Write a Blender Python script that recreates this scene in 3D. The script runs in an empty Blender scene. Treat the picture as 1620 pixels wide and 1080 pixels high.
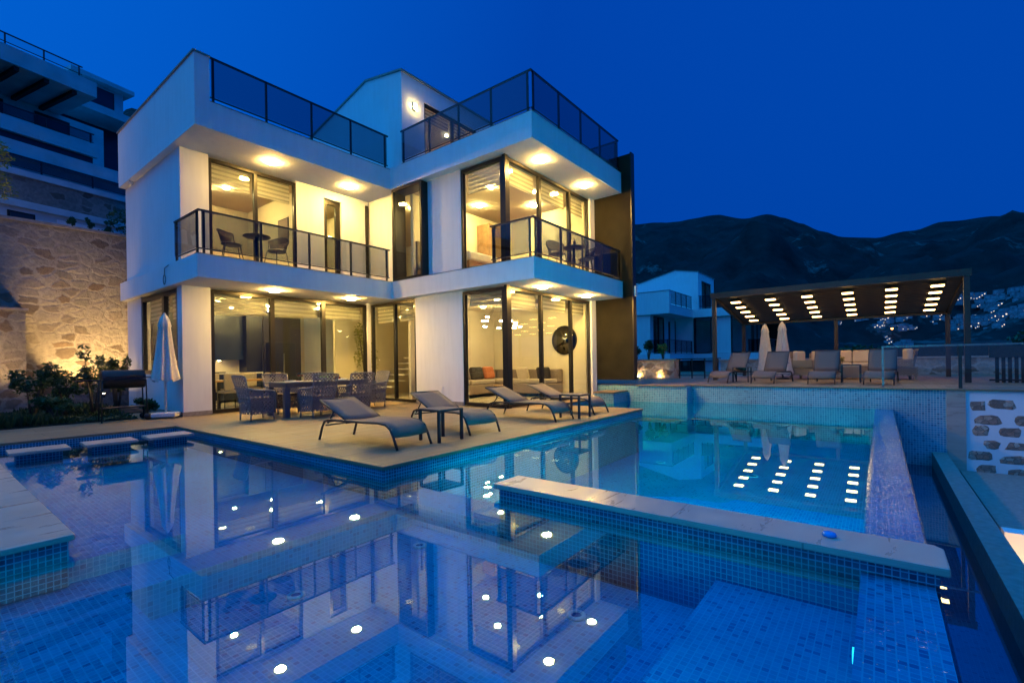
import bpy, bmesh, math, random
from mathutils import Vector, Matrix
S = bpy.context.scene
COL = S.collection
R = math.radians
rnd = random.Random(7)

# ------------------------------------------------------------------ materials
def newmat(name):
    m = bpy.data.materials.new(name); m.use_nodes = True
    nt = m.node_tree; nt.nodes.clear()
    out = nt.nodes.new('ShaderNodeOutputMaterial')
    return m, nt, out
def N(nt, t, **kw):
    n = nt.nodes.new(t)
    for k, v in kw.items():
        if k in n.inputs: n.inputs[k].default_value = v
        else: setattr(n, k, v)
    return n
def L(nt, a, b): nt.links.new(a, b)
def ramp(nt, fac, stops, interp='LINEAR'):
    r = nt.nodes.new('ShaderNodeValToRGB'); r.color_ramp.interpolation = interp
    e = r.color_ramp.elements
    while len(e) < len(stops): e.new(0.5)
    for i, (p, c) in enumerate(stops):
        e[i].position = p; e[i].color = (*c, 1) if len(c) == 3 else c
    L(nt, fac, r.inputs[0]); return r.outputs[0]
def bump(nt, h, strength=.3, dist=.01, normal=None):
    b = N(nt, 'ShaderNodeBump', Strength=strength, Distance=dist)
    L(nt, h, b.inputs['Height'])
    if normal: L(nt, normal, b.inputs['Normal'])
    return b.outputs[0]
def plain(name, col, rough=.6, metal=0., nscale=8, var=.12, bmp=.0, spec=.5, coat=0):
    m, nt, out = newmat(name)
    b = N(nt, 'ShaderNodeBsdfPrincipled', Roughness=rough, Metallic=metal)
    b.inputs['Specular IOR Level'].default_value = spec
    tc = N(nt, 'ShaderNodeTexCoord'); n = N(nt, 'ShaderNodeTexNoise', Scale=nscale, Detail=6.)
    L(nt, tc.outputs['Object'], n.inputs['Vector'])
    lo = [max(0, c * (1 - var)) for c in col]; hi = [min(1, c * (1 + var)) for c in col]
    L(nt, ramp(nt, n.outputs[0], [(.3, lo), (.7, hi)]), b.inputs['Base Color'])
    if bmp: L(nt, bump(nt, n.outputs[0], bmp, .01), b.inputs['Normal'])
    L(nt, b.outputs[0], out.inputs[0]); return m
def emis(name, col, s):
    m, nt, out = newmat(name)
    e = N(nt, 'ShaderNodeEmission', Color=(*col, 1), Strength=s); L(nt, e.outputs[0], out.inputs[0]); return m

def plaster():
    m, nt, out = newmat('white_plaster')
    b = N(nt, 'ShaderNodeBsdfPrincipled', Roughness=.75)
    tc = N(nt, 'ShaderNodeTexCoord')
    n = N(nt, 'ShaderNodeTexNoise', Scale=.9, Detail=8., Roughness=.6); L(nt, tc.outputs['Object'], n.inputs['Vector'])
    mp = N(nt, 'ShaderNodeMapping'); mp.inputs['Scale'].default_value = (3, 3, .35); L(nt, tc.outputs['Object'], mp.inputs[0])
    st = N(nt, 'ShaderNodeTexNoise', Scale=3., Detail=6.); L(nt, mp.outputs[0], st.inputs['Vector'])
    mx = N(nt, 'ShaderNodeMath', operation='MULTIPLY'); L(nt, n.outputs[0], mx.inputs[0]); L(nt, st.outputs[0], mx.inputs[1])
    L(nt, ramp(nt, mx.outputs[0], [(.10, (.70, .69, .68)), (.3, (.76, .75, .74))]), b.inputs['Base Color'])
    f = N(nt, 'ShaderNodeTexNoise', Scale=60., Detail=3.); L(nt, tc.outputs['Object'], f.inputs['Vector'])
    L(nt, bump(nt, f.outputs[0], .25, .004), b.inputs['Normal'])
    L(nt, b.outputs[0], out.inputs[0]); return m

def mosaic(name, size, c1, c2, c3, grout, rough=.38, gw=.07):
    m, nt, out = newmat(name)
    b = N(nt, 'ShaderNodeBsdfPrincipled', Roughness=rough); b.inputs['Specular IOR Level'].default_value = .3
    tc = N(nt, 'ShaderNodeTexCoord')
    wn = N(nt, 'ShaderNodeTexNoise', Scale=1.3, Detail=3.); L(nt, tc.outputs['UV'], wn.inputs['Vector'])
    br = N(nt, 'ShaderNodeTexBrick', offset=0., squash=1., Scale=1., Bias=0.)
    br.inputs['Color1'].default_value = (*c1, 1); br.inputs['Color2'].default_value = (*c2, 1); br.inputs['Mortar'].default_value = (*grout, 1)
    br.inputs['Mortar Size'].default_value = size * gw; br.inputs['Mortar Smooth'].default_value = .1
    br.inputs['Brick Width'].default_value = size; br.inputs['Row Height'].default_value = size
    L(nt, tc.outputs['UV'], br.inputs['Vector'])
    # a second random tint in sheets of tile
    sn = N(nt, 'ShaderNodeVectorMath', operation='SNAP'); sn.inputs[1].default_value = (size, size, size)
    L(nt, tc.outputs['UV'], sn.inputs[0])
    wh = N(nt, 'ShaderNodeTexWhiteNoise'); L(nt, sn.outputs[0], wh.inputs['Vector'])
    r = ramp(nt, wh.outputs['Value'], [(.0, (0, 0, 0)), (.86, (0, 0, 0)), (.9, (1, 1, 1))])
    mk = N(nt, 'ShaderNodeMath', operation='MULTIPLY'); L(nt, r, mk.inputs[0])
    inv = N(nt, 'ShaderNodeMath', operation='SUBTRACT'); inv.inputs[0].default_value = 1; L(nt, br.outputs['Fac'], inv.inputs[1])
    L(nt, inv.outputs[0], mk.inputs[1])
    mix = N(nt, 'ShaderNodeMix', data_type='RGBA'); L(nt, mk.outputs[0], mix.inputs[0]); L(nt, br.outputs['Color'], mix.inputs[6]); mix.inputs[7].default_value = (*c3, 1)
    hs = N(nt, 'ShaderNodeHueSaturation'); L(nt, mix.outputs[2], hs.inputs['Color'])
    L(nt, ramp(nt, wn.outputs[0], [(.3, (.85,) * 3), (.7, (1.15,) * 3)]), hs.inputs['Value'])
    L(nt, hs.outputs[0], b.inputs['Base Color'])
    L(nt, bump(nt, inv.outputs[0], .4, .002), b.inputs['Normal'])
    L(nt, b.outputs[0], out.inputs[0]); return m

def stone_tiles(name, w, h, ca, cb, joint, rough=.55, off=.5, js=.006):
    m, nt, out = newmat(name)
    b = N(nt, 'ShaderNodeBsdfPrincipled')
    tc = N(nt, 'ShaderNodeTexCoord')
    br = N(nt, 'ShaderNodeTexBrick', offset=off, squash=1., Scale=1.)
    br.inputs['Color1'].default_value = (.35, .35, .35, 1); br.inputs['Color2'].default_value = (.65, .65, .65, 1); br.inputs['Mortar'].default_value = (0, 0, 0, 1)
    br.inputs['Mortar Size'].default_value = js; br.inputs['Mortar Smooth'].default_value = .2
    br.inputs['Brick Width'].default_value = w; br.inputs['Row Height'].default_value = h
    L(nt, tc.outputs['UV'], br.inputs['Vector'])
    mp = N(nt, 'ShaderNodeMapping'); mp.inputs['Scale'].default_value = (1.2, 5, 1); L(nt, tc.outputs['UV'], mp.inputs[0])
    n = N(nt, 'ShaderNodeTexNoise', Scale=1.6, Detail=9., Roughness=.62, Distortion=.6); L(nt, mp.outputs[0], n.inputs['Vector'])
    mixf = N(nt, 'ShaderNodeMix', data_type='RGBA', Factor=.35); L(nt, n.outputs[0], mixf.inputs[6]); L(nt, br.outputs['Color'], mixf.inputs[7])
    col = ramp(nt, mixf.outputs[2], [(.3, ca), (.7, cb)])
    mx = N(nt, 'ShaderNodeMix', data_type='RGBA'); L(nt, br.outputs['Fac'], mx.inputs[0]); L(nt, col, mx.inputs[6]); mx.inputs[7].default_value = (*joint, 1)
    L(nt, mx.outputs[2], b.inputs['Base Color'])
    L(nt, ramp(nt, n.outputs[0], [(.3, (rough - .15,) * 3), (.7, (rough + .15,) * 3)]), b.inputs['Roughness'])
    inv = N(nt, 'ShaderNodeMath', operation='SUBTRACT'); inv.inputs[0].default_value = 1; L(nt, br.outputs['Fac'], inv.inputs[1])
    L(nt, bump(nt, inv.outputs[0], .5, .003, bump(nt, n.outputs[0], .1, .004)), b.inputs['Normal'])
    L(nt, b.outputs[0], out.inputs[0]); return m

def rubble(name, scale, light, darks, mortar, mw=.05, bs=.9):
    """rubble stones of two sizes bedded in wide flush mortar"""
    m, nt, out = newmat(name)
    b = N(nt, 'ShaderNodeBsdfPrincipled', Roughness=.92)
    tc = N(nt, 'ShaderNodeTexCoord')
    def layer(sc, seed, thr, squash):
        wn = N(nt, 'ShaderNodeTexNoise', Scale=sc * 1.1, Detail=5., Roughness=.6); L(nt, tc.outputs['UV'], wn.inputs['Vector'])
        va = N(nt, 'ShaderNodeVectorMath', operation='MULTIPLY_ADD'); va.inputs[1].default_value = (.95 / sc, .95 / sc, 0)
        mp = N(nt, 'ShaderNodeMapping'); mp.inputs['Scale'].default_value = (1, squash, 1); mp.inputs['Location'].default_value = (seed, seed * .7, 0)
        L(nt, tc.outputs['UV'], mp.inputs[0]); L(nt, wn.outputs['Color'], va.inputs[0]); L(nt, mp.outputs[0], va.inputs[2])
        v = N(nt, 'ShaderNodeTexVoronoi', feature='F1', Scale=sc, Randomness=.85); v.voronoi_dimensions = '2D'; L(nt, va.outputs[0], v.inputs['Vector'])
        e = N(nt, 'ShaderNodeTexVoronoi', feature='DISTANCE_TO_EDGE', Scale=sc, Randomness=.85); e.voronoi_dimensions = '2D'; L(nt, va.outputs[0], e.inputs['Vector'])
        mask = ramp(nt, e.outputs['Distance'], [(thr * .55, (0, 0, 0)), (thr * 1.5, (1, 1, 1))])
        return v, mask
    v1, k1 = layer(scale, 0, mw, 1.5)
    n = N(nt, 'ShaderNodeTexNoise', Scale=11., Detail=9., Roughness=.72); L(nt, tc.outputs['UV'], n.inputs['Vector'])
    nb = N(nt, 'ShaderNodeTexNoise', Scale=.7, Detail=4.); L(nt, tc.outputs['UV'], nb.inputs['Vector'])
    sp = N(nt, 'ShaderNodeSeparateColor'); L(nt, v1.outputs['Color'], sp.inputs[0])
    stops = [(0, light)] + [(.25 + .7 * i / max(1, len(darks)), d) for i, d in enumerate(darks)]
    col = ramp(nt, sp.outputs[0], stops, 'CONSTANT')
    # only part of the stones stand out, the rest are smeared over with mortar
    show = ramp(nt, sp.outputs[1], [(.15, (.25, .25, .25)), (.6, (1, 1, 1))])
    kk = N(nt, 'ShaderNodeMath', operation='MULTIPLY'); L(nt, k1, kk.inputs[0]); L(nt, show, kk.inputs[1])
    mx = N(nt, 'ShaderNodeMix', data_type='RGBA'); L(nt, kk.outputs[0], mx.inputs[0]); L(nt, col, mx.inputs[7]); mx.inputs[6].default_value = (*mortar, 1)
    hs = N(nt, 'ShaderNodeHueSaturation'); L(nt, mx.outputs[2], hs.inputs['Color']); L(nt, ramp(nt, n.outputs[0], [(.25, (.62,) * 3), (.75, (1.3,) * 3)]), hs.inputs['Value'])
    h2 = N(nt, 'ShaderNodeHueSaturation'); L(nt, hs.outputs[0], h2.inputs['Color']); L(nt, ramp(nt, nb.outputs[0], [(.3, (.78,) * 3), (.7, (1.15,) * 3)]), h2.inputs['Value'])
    L(nt, h2.outputs[0], b.inputs['Base Color'])
    L(nt, bump(nt, k1, bs * .45, .035, bump(nt, n.outputs[0], .8, .05)), b.inputs['Normal'])
    L(nt, b.outputs[0], out.inputs[0]); return m

def front_only(nt, fac):
    g = N(nt, 'ShaderNodeNewGeometry'); i = N(nt, 'ShaderNodeMath', operation='SUBTRACT'); i.inputs[0].default_value = 1; L(nt, g.outputs['Backfacing'], i.inputs[1])
    m = N(nt, 'ShaderNodeMath', operation='MULTIPLY'); L(nt, fac, m.inputs[0]); L(nt, i.outputs[0], m.inputs[1]); return m.outputs[0]
def glass(name, tint, refl=1.0, ior=1.5):
    m, nt, out = newmat(name)
    t = N(nt, 'ShaderNodeBsdfTransparent', Color=(*tint, 1)); g = N(nt, 'ShaderNodeBsdfGlossy', Color=(1, 1, 1, 1), Roughness=.005)
    f = N(nt, 'ShaderNodeFresnel', IOR=ior)
    k = N(nt, 'ShaderNodeMath', operation='MULTIPLY'); k.inputs[1].default_value = refl; L(nt, front_only(nt, f.outputs[0]), k.inputs[0])
    mx = N(nt, 'ShaderNodeMixShader'); L(nt, k.outputs[0], mx.inputs[0]); L(nt, t.outputs[0], mx.inputs[1]); L(nt, g.outputs[0], mx.inputs[2])
    L(nt, mx.outputs[0], out.inputs[0]); return m

def water_mat(name, tint, calm, rough_b=None):
    """clear water: calm over the pool, ruffled on the overflow edge (world y below -12.2)"""
    m, nt, out = newmat(name)
    t = N(nt, 'ShaderNodeBsdfTransparent', Color=(*tint, 1)); g = N(nt, 'ShaderNodeBsdfGlossy', Color=(.66, .92, 1, 1), Roughness=.0)
    tc = N(nt, 'ShaderNodeTexCoord')
    n1 = N(nt, 'ShaderNodeTexNoise', Scale=1.1, Detail=3.); L(nt, tc.outputs['Object'], n1.inputs['Vector'])
    nb = bump(nt, n1.outputs[0], calm, .02)
    n3 = N(nt, 'ShaderNodeTexNoise', Scale=9., Detail=2.); L(nt, tc.outputs['Object'], n3.inputs['Vector'])
    nb = bump(nt, n3.outputs[0], calm * .5, .003, nb)
    if rough_b is not None:
        sx = N(nt, 'ShaderNodeSeparateXYZ'); L(nt, tc.outputs['Object'], sx.inputs[0])
        mr = N(nt, 'ShaderNodeMapRange'); L(nt, sx.outputs[1], mr.inputs[0])
        mr.inputs[1].default_value = rough_b + .02; mr.inputs[2].default_value = rough_b - .02; mr.inputs[3].default_value = 0; mr.inputs[4].default_value = 1
        n2 = N(nt, 'ShaderNodeTexNoise', Scale=17., Detail=3., Roughness=.6); L(nt, tc.outputs['Object'], n2.inputs['Vector'])
        ml = N(nt, 'ShaderNodeMath', operation='MULTIPLY'); L(nt, n2.outputs[0], ml.inputs[0]); L(nt, mr.outputs[0], ml.inputs[1])
        nb = bump(nt, ml.outputs[0], 1., .0075, nb)
    L(nt, nb, g.inputs['Normal'])
    f = N(nt, 'ShaderNodeFresnel', IOR=3.4); L(nt, nb, f.inputs['Normal'])
    if rough_b is not None:   # thin film running over the overflow edge: tile shows through
        io = N(nt, 'ShaderNodeMapRange'); L(nt, mr.outputs[0], io.inputs[0]); io.inputs[3].default_value = 3.4; io.inputs[4].default_value = 1.55; L(nt, io.outputs[0], f.inputs['IOR'])
    fb = N(nt, 'ShaderNodeFresnel', IOR=1.33); gm = N(nt, 'ShaderNodeNewGeometry')
    sel = N(nt, 'ShaderNodeMix'); L(nt, gm.outputs['Backfacing'], sel.inputs[0]); L(nt, f.outputs[0], sel.inputs[2]); L(nt, fb.outputs[0], sel.inputs[3])
    mx = N(nt, 'ShaderNodeMixShader'); L(nt, sel.outputs[0], mx.inputs[0]); L(nt, t.outputs[0], mx.inputs[1]); L(nt, g.outputs[0], mx.inputs[2])
    L(nt, mx.outputs[0], out.inputs[0]); return m

def wicker(name, col):
    m, nt, out = newmat(name)
    b = N(nt, 'ShaderNodeBsdfPrincipled', Roughness=.6); t = N(nt, 'ShaderNodeBsdfTransparent')
    tc = N(nt, 'ShaderNodeTexCoord')
    mp = N(nt, 'ShaderNodeMapping'); mp.inputs['Rotation'].default_value = (0, 0, R(45)); L(nt, tc.outputs['UV'], mp.inputs[0])
    br = N(nt, 'ShaderNodeTexBrick', offset=.0, squash=1., Scale=1.)
    br.inputs['Mortar Size'].default_value = .013; br.inputs['Mortar Smooth'].default_value = .0
    br.inputs['Brick Width'].default_value = .058; br.inputs['Row Height'].default_value = .058; L(nt, mp.outputs[0], br.inputs['Vector'])
    n = N(nt, 'ShaderNodeTexNoise', Scale=90.); L(nt, tc.outputs['UV'], n.inputs['Vector'])
    L(nt, ramp(nt, n.outputs[0], [(.3, [c * .6 for c in col]), (.7, [c * 1.3 for c in col])]), b.inputs['Base Color'])
    L(nt, bump(nt, n.outputs[0], .6, .004), b.inputs['Normal'])
    mx = N(nt, 'ShaderNodeMixShader'); L(nt, br.outputs['Fac'], mx.inputs[0]); L(nt, t.outputs[0], mx.inputs[1]); L(nt, b.outputs[0], mx.inputs[2])
    L(nt, mx.outputs[0], out.inputs[0]); return m

def blind_mat():
    m, nt, out = newmat('zebra_blind_fabric')
    tc = N(nt, 'ShaderNodeTexCoord'); sx = N(nt, 'ShaderNodeSeparateXYZ'); L(nt, tc.outputs['Object'], sx.inputs[0])
    w = N(nt, 'ShaderNodeMath', operation='MULTIPLY'); w.inputs[1].default_value = 1 / .11; L(nt, sx.outputs[2], w.inputs[0])
    fr = N(nt, 'ShaderNodeMath', operation='FRACT'); L(nt, w.outputs[0], fr.inputs[0])
    gt = N(nt, 'ShaderNodeMath', operation='GREATER_THAN'); gt.inputs[1].default_value = .45; L(nt, fr.outputs[0], gt.inputs[0])
    sc = N(nt, 'ShaderNodeMath', operation='MULTIPLY_ADD'); sc.inputs[1].default_value = .5; sc.inputs[2].default_value = .45; L(nt, gt.outputs[0], sc.inputs[0])
    d = N(nt, 'ShaderNodeBsdfDiffuse', Color=(.45, .42, .36, 1)); tl = N(nt, 'ShaderNodeBsdfTranslucent', Color=(.6, .55, .45, 1))
    m1 = N(nt, 'ShaderNodeMixShader', Fac=.5); L(nt, d.outputs[0], m1.inputs[1]); L(nt, tl.outputs[0], m1.inputs[2])
    t = N(nt, 'ShaderNodeBsdfTransparent', Color=(.8, .8, .8, 1))
    m2 = N(nt, 'ShaderNodeMixShader'); L(nt, sc.outputs[0], m2.inputs[0]); L(nt, t.outputs[0], m2.inputs[1]); L(nt, m1.outputs[0], m2.inputs[2])
    L(nt, m2.outputs[0], out.inputs[0]); return m

def leafmat(name, a, b_):
    m, nt, out = newmat(name)
    b = N(nt, 'ShaderNodeBsdfPrincipled', Roughness=.55)
    g = N(nt, 'ShaderNodeNewGeometry'); 
    L(nt, ramp(nt, g.outputs['Random Per Island'], [(0, a), (1, b_)]), b.inputs['Base Color'])
    tl = N(nt, 'ShaderNodeBsdfTranslucent', Color=(*b_, 1)); mx = N(nt, 'ShaderNodeMixShader', Fac=.25)
    L(nt, b.outputs[0], mx.inputs[1]); L(nt, tl.outputs[0], mx.inputs[2]); L(nt, mx.outputs[0], out.inputs[0]); return m

def hillmat():
    m, nt, out = newmat('scrub_hillside')
    b = N(nt, 'ShaderNodeBsdfPrincipled', Roughness=1.); b.inputs['Specular IOR Level'].default_value = .1
    tc = N(nt, 'ShaderNodeTexCoord')
    n = N(nt, 'ShaderNodeTexNoise', Scale=.012, Detail=12., Roughness=.7); L(nt, tc.outputs['Object'], n.inputs['Vector'])
    n2 = N(nt, 'ShaderNodeTexNoise', Scale=.0045, Detail=10., Roughness=.75, Distortion=1.2); L(nt, tc.outputs['Object'], n2.inputs['Vector'])
    c = ramp(nt, n.outputs[0], [(.35, (.010, .011, .012)), (.62, (.028, .030, .030))])
    rk = ramp(nt, n2.outputs[0], [(.57, (0, 0, 0)), (.64, (1, 1, 1))])
    mx = N(nt, 'ShaderNodeMix', data_type='RGBA'); L(nt, rk, mx.inputs[0]); L(nt, c, mx.inputs[6]); mx.inputs[7].default_value = (.11, .105, .10, 1)
    L(nt, mx.outputs[2], b.inputs['Base Color']); L(nt, b.outputs[0], out.inputs[0]); return m

M = {}
M['plaster'] = plaster()
M['frame'] = plain('bronze_black_aluminium', (.03, .026, .022), .35, .6, 20, .1)
M['fin'] = plain('dark_bronze_cladding', (.020, .016, .009), .85, 0, 3, .2, 0, .12)
M['base'] = plain('grey_stone_plinth', (.26, .23, .20), .6, 0, 12, .2)
M['glass'] = glass('window_glass', (.93, .95, .93), 1.)
M['smoke'] = glass('smoked_glass', (.57, .6, .64), .8)
M['clear'] = glass('clear_glass', (.9, .93, .93), .8)
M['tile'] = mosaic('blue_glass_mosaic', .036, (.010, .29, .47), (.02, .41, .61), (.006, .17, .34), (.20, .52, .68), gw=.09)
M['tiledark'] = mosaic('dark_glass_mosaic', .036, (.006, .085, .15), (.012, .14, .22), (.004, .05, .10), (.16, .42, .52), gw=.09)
M['tilesmall'] = mosaic('pale_blue_glass_mosaic', .05, (.06, .24, .32), (.10, .33, .41), (.04, .17, .25), (.38, .48, .5), gw=.10)
M['deck'] = stone_tiles('travertine_deck', 1.2, .4, (.15, .098, .050), (.28, .19, .10), (.07, .05, .035))
M['ledge'] = stone_tiles('pale_marble', 2.4, 1.6, (.32, .27, .215), (.48, .41, .335), (.24, .21, .18), .35)
M['rubble'] = rubble('ochre_rubble_masonry', 2.7, (.24, .215, .185), [(.17, .125, .09), (.22, .20, .175), (.125, .10, .08), (.26, .235, .205), (.19, .16, .14)], (.27, .245, .215), .11, .9)
M['lowrubble'] = rubble('cream_rubble_masonry', 2.2, (.26, .19, .13), [(.36, .30, .23), (.22, .15, .10), (.40, .35, .28)], (.46, .41, .34), .12, .7)
M['water'] = water_mat('clear_pool_water', (.12, .88, .94), .010, -12.29)
M['chwater'] = water_mat('dark_channel_water', (.35, .5, .6), .05)
M['metal'] = plain('dark_powder_coat', (.035, .033, .036), .4, .5, 20, .1)
M['pergola'] = plain('brown_pergola_metal', (.034, .025, .019), .5, .2, 10, .15)
M['sling'] = plain('taupe_sling_fabric', (.135, .095, .076), .75, 0, 160, .3, .3)
M['wicker'] = wicker('grey_wicker_weave', (.20, .18, .165))
M['strand'] = plain('grey_wicker_strand', (.20, .18, .165), .6, 0, 120, .4, .4)
M['wick2'] = wicker('sand_wicker_weave', (.33, .26, .18))
M['strand2'] = plain('sand_wicker_strand', (.33, .26, .18), .6, 0, 120, .3, .4)
M['cushion'] = plain('cream_cushion', (.55, .47, .36), .9, 0, 50, .1, .3)
M['canvas'] = plain('cream_umbrella_canvas', (.66, .60, .52), .85, 0, 30, .1, .2)
M['white'] = plain('white_enamel', (.72, .71, .69), .4, 0, 8, .05)
M['granite'] = plain('white_granite', (.6, .57, .52), .7, 0, 60, .25)
M['black'] = plain('black_enamel', (.015, .015, .016), .35, .2, 20, .2)
M['soil'] = plain('dark_soil', (.03, .022, .016), .95, 0, 6, .5, .8)
M['bark'] = plain('grey_bark', (.09, .07, .05), .9, 0, 20, .3, .6)
M['leaf'] = leafmat('dark_green_leaves', (.02, .04, .012), (.07, .11, .03))
M['leaf2'] = leafmat('yellow_green_leaves', (.12, .13, .02), (.3, .3, .05))
M['grass'] = leafmat('ground_cover_leaves', (.015, .03, .01), (.05, .08, .025))
M['sofa'] = plain('taupe_upholstery', (.20, .15, .12), .9, 0, 70, .2, .2)
M['sofaseat'] = plain('light_taupe_upholstery', (.36, .30, .25), .9, 0, 70, .15, .2)
M['rust'] = plain('rust_cushion', (.42, .13, .05), .9, 0, 70, .15, .2)
M['charcoal'] = plain('charcoal_cushion', (.035, .03, .026), .9, 0, 70, .15, .2)
M['navy'] = plain('navy_gloss_cabinet', (.010, .017, .04), .3, 0, 3, .15)
M['wood'] = plain('warm_wood', (.30, .17, .08), .5, 0, 6, .25)
M['linen'] = plain('white_linen', (.7, .66, .6), .9, 0, 12, .06, .2)
M['room'] = plain('warm_white_room_paint', (.66, .57, .41), .85, 0, 2, .04)
M['floorin'] = stone_tiles('pale_porcelain_floor', .8, .8, (.42, .37, .31), (.52, .46, .39), (.3, .26, .2), .3, 0.)
M['mirror'] = plain('mirror_silver', (.13, .13, .12), .03, 1., 2, .01)
M['blind'] = blind_mat()
M['hill'] = hillmat()
M['roofdark'] = plain('dark_roof', (.05, .055, .06), .6, 0, 4, .2)
M['darkwood'] = plain('dark_fence_timber', (.03, .022, .018), .7, 0, 10, .3)
M['lightrail'] = plain('brushed_steel_rail', (.16, .16, .165), .45, .5, 20, .1)
M['nhouse'] = plain('distant_house_render', (.27, .27, .29), .9, 0, .3, .4)
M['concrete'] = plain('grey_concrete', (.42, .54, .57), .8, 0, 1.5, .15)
M['wine'] = plain('red_wine', (.25, .03, .01), .2, 0, 5, .1)
M['food'] = plain('green_salad', (.15, .28, .04), .6, 0, 60, .5)
M['lampW'] = emis('warm_lamp_glow', (1, .62, .15), 780)
M['lampI'] = emis('warm_room_lamp_glow', (1, .76, .27), 1250)
M['lampK'] = emis('kitchen_lamp_glow', (1, .74, .24), 620)
M['lampG'] = emis('ground_room_lamp_glow', (1, .74, .22), 270)
M['spotI'] = emis('small_downlight_glow', (1, .74, .38), 160)
M['lampP'] = emis('pergola_lamp_glow', (1, .58, .20), 14)
M['gardenL'] = emis('garden_lamp_glow', (1, .62, .2), 420)
M['poolL'] = plain('blue_lens_glass', (.02, .1, .3), .1, 0, 5, .05)
M['addedL'] = emis('added_pool_glow', (.0, .74, 1), 260)  # glow of the unseen lamps added around the foreground basin
M['addedT'] = emis('added_turquoise_glow', (.0, .78, 1), 1500)  # glow of the hidden lamps added behind the ledge
M['nicheS'] = emis('small_niche_glow', (.1, .6, 1), 3)
M['townL'] = emis('town_window_glow', (1, .82, .62), 1.9)
M['townO'] = emis('orange_street_glow', (1, .35, .08), 12)

# ------------------------------------------------------------------ mesh builder
class MB:
    def __init__(s): s.v = []; s.f = []; s.sm = []
    def add(s, vs, fs, smooth=False):
        o = len(s.v); s.v += [tuple(v) for v in vs]; s.f += [tuple(i + o for i in f) for f in fs]; s.sm += [smooth] * len(fs); return s
    def box(s, x0, x1, y0, y1, z0, z1):
        vs = [(x0, y0, z0), (x1, y0, z0), (x1, y1, z0), (x0, y1, z0), (x0, y0, z1), (x1, y0, z1), (x1, y1, z1), (x0, y1, z1)]
        return s.add(vs, [(0, 3, 2, 1), (4, 5, 6, 7), (0, 1, 5, 4), (1, 2, 6, 5), (2, 3, 7, 6), (3, 0, 4, 7)])
    def obox(s, c, size, rot=(0, 0, 0)):
        from mathutils import Euler
        m = Euler(rot).to_matrix(); h = [k / 2 for k in size]; vs = []
        for z in (-1, 1):
            for x, y in ((-1, -1), (1, -1), (1, 1), (-1, 1)): vs.append(Vector(c) + m @ Vector((x * h[0], y * h[1], z * h[2])))
        return s.add(vs, [(0, 3, 2, 1), (4, 5, 6, 7), (0, 1, 5, 4), (1, 2, 6, 5), (2, 3, 7, 6), (3, 0, 4, 7)])
    def prism(s, poly, axis, t0, t1):
        """poly in the two other axes (order x,y / x,z / y,z), extruded along axis"""
        n = len(poly); mk = {'z': lambda p, t: (p[0], p[1], t), 'y': lambda p, t: (p[0], t, p[1]), 'x': lambda p, t: (t, p[0], p[1])}[axis]
        vs = [mk(p, t0) for p in poly] + [mk(p, t1) for p in poly]
        return s.add(vs, [tuple(range(n))[::-1], tuple(range(n, 2 * n))] + [(i, (i + 1) % n, n + (i + 1) % n, n + i) for i in range(n)])
    def tube(s, pts, r, n=8, rs=None):
        pts = [Vector(p) for p in pts]; vs = []; fs = []
        for i, p in enumerate(pts):
            d = (pts[min(i + 1, len(pts) - 1)] - pts[max(i - 1, 0)]).normalized()
            u = d.cross(Vector((0, 0, 1)));
            if u.length < .05: u = d.cross(Vector((1, 0, 0)))
            u.normalize(); w = d.cross(u); rr = rs[i] if rs else r
            for k in range(n):
                a = 2 * math.pi * k / n; vs.append(p + rr * (math.cos(a) * u + math.sin(a) * w))
        for i in range(len(pts) - 1):
            for k in range(n): fs.append((i * n + k, i * n + (k + 1) % n, (i + 1) * n + (k + 1) % n, (i + 1) * n + k))
        fs.append(tuple(range(n))[::-1]); fs.append(tuple((len(pts) - 1) * n + k for k in range(n)))
        return s.add(vs, fs, True)
    def lathe(s, prof, c=(0, 0, 0), n=24):
        vs = []; fs = []
        for r, z in prof:
            for k in range(n): a = 2 * math.pi * k / n; vs.append((c[0] + r * math.cos(a), c[1] + r * math.sin(a), c[2] + z))
        m = len(prof)
        for i in range(m - 1):
            for k in range(n): fs.append((i * n + k, i * n + (k + 1) % n, (i + 1) * n + (k + 1) % n, (i + 1) * n + k))
        fs.append(tuple(range(n))[::-1]); fs.append(tuple((m - 1) * n + k for k in range(n)))
        return s.add(vs, fs, True)
    def disc(s, c, r, n=20, z=0): 
        vs = [(c[0] + r * math.cos(2 * math.pi * k / n), c[1] + r * math.sin(2 * math.pi * k / n), c[2]) for k in range(n)]
        return s.add(vs, [tuple(range(n))])
    def build(s, name, mat, parent=None, bevel=0, loc=None, seg=2, rot=None):
        me = bpy.data.meshes.new(name); me.from_pydata(s.v, [], s.f); me.update()
        uv = me.uv_layers.new(name='UVMap')
        for p in me.polygons:
            nx, ny, nz = (abs(c) for c in p.normal); p.use_smooth = s.sm[p.index]
            for li in p.loop_indices:
                co = me.vertices[me.loops[li].vertex_index].co
                uv.data[li].uv = (co.x, co.y) if nz >= nx and nz >= ny else ((co.x, co.z) if ny >= nx else (co.y, co.z))
        me.materials.append(mat)
        o = bpy.data.objects.new(name, me); COL.objects.link(o)
        if parent: o.parent = parent
        if loc: o.location = loc
        if rot: o.rotation_euler = rot
        if bevel:
            b = o.modifiers.new('bevel', 'BEVEL'); b.width = bevel; b.segments = seg; b.limit_method = 'ANGLE'; b.harden_normals = False
        return o
def thing(name, label, cat, loc=(0, 0, 0), rz=0, group=None):
    o = bpy.data.objects.new(name, None); o.empty_display_size = .1; COL.objects.link(o)
    o.location = loc; o.rotation_euler = (0, 0, rz); o['label'] = label; o['category'] = cat
    if group: o['group'] = group
    return o
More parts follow.
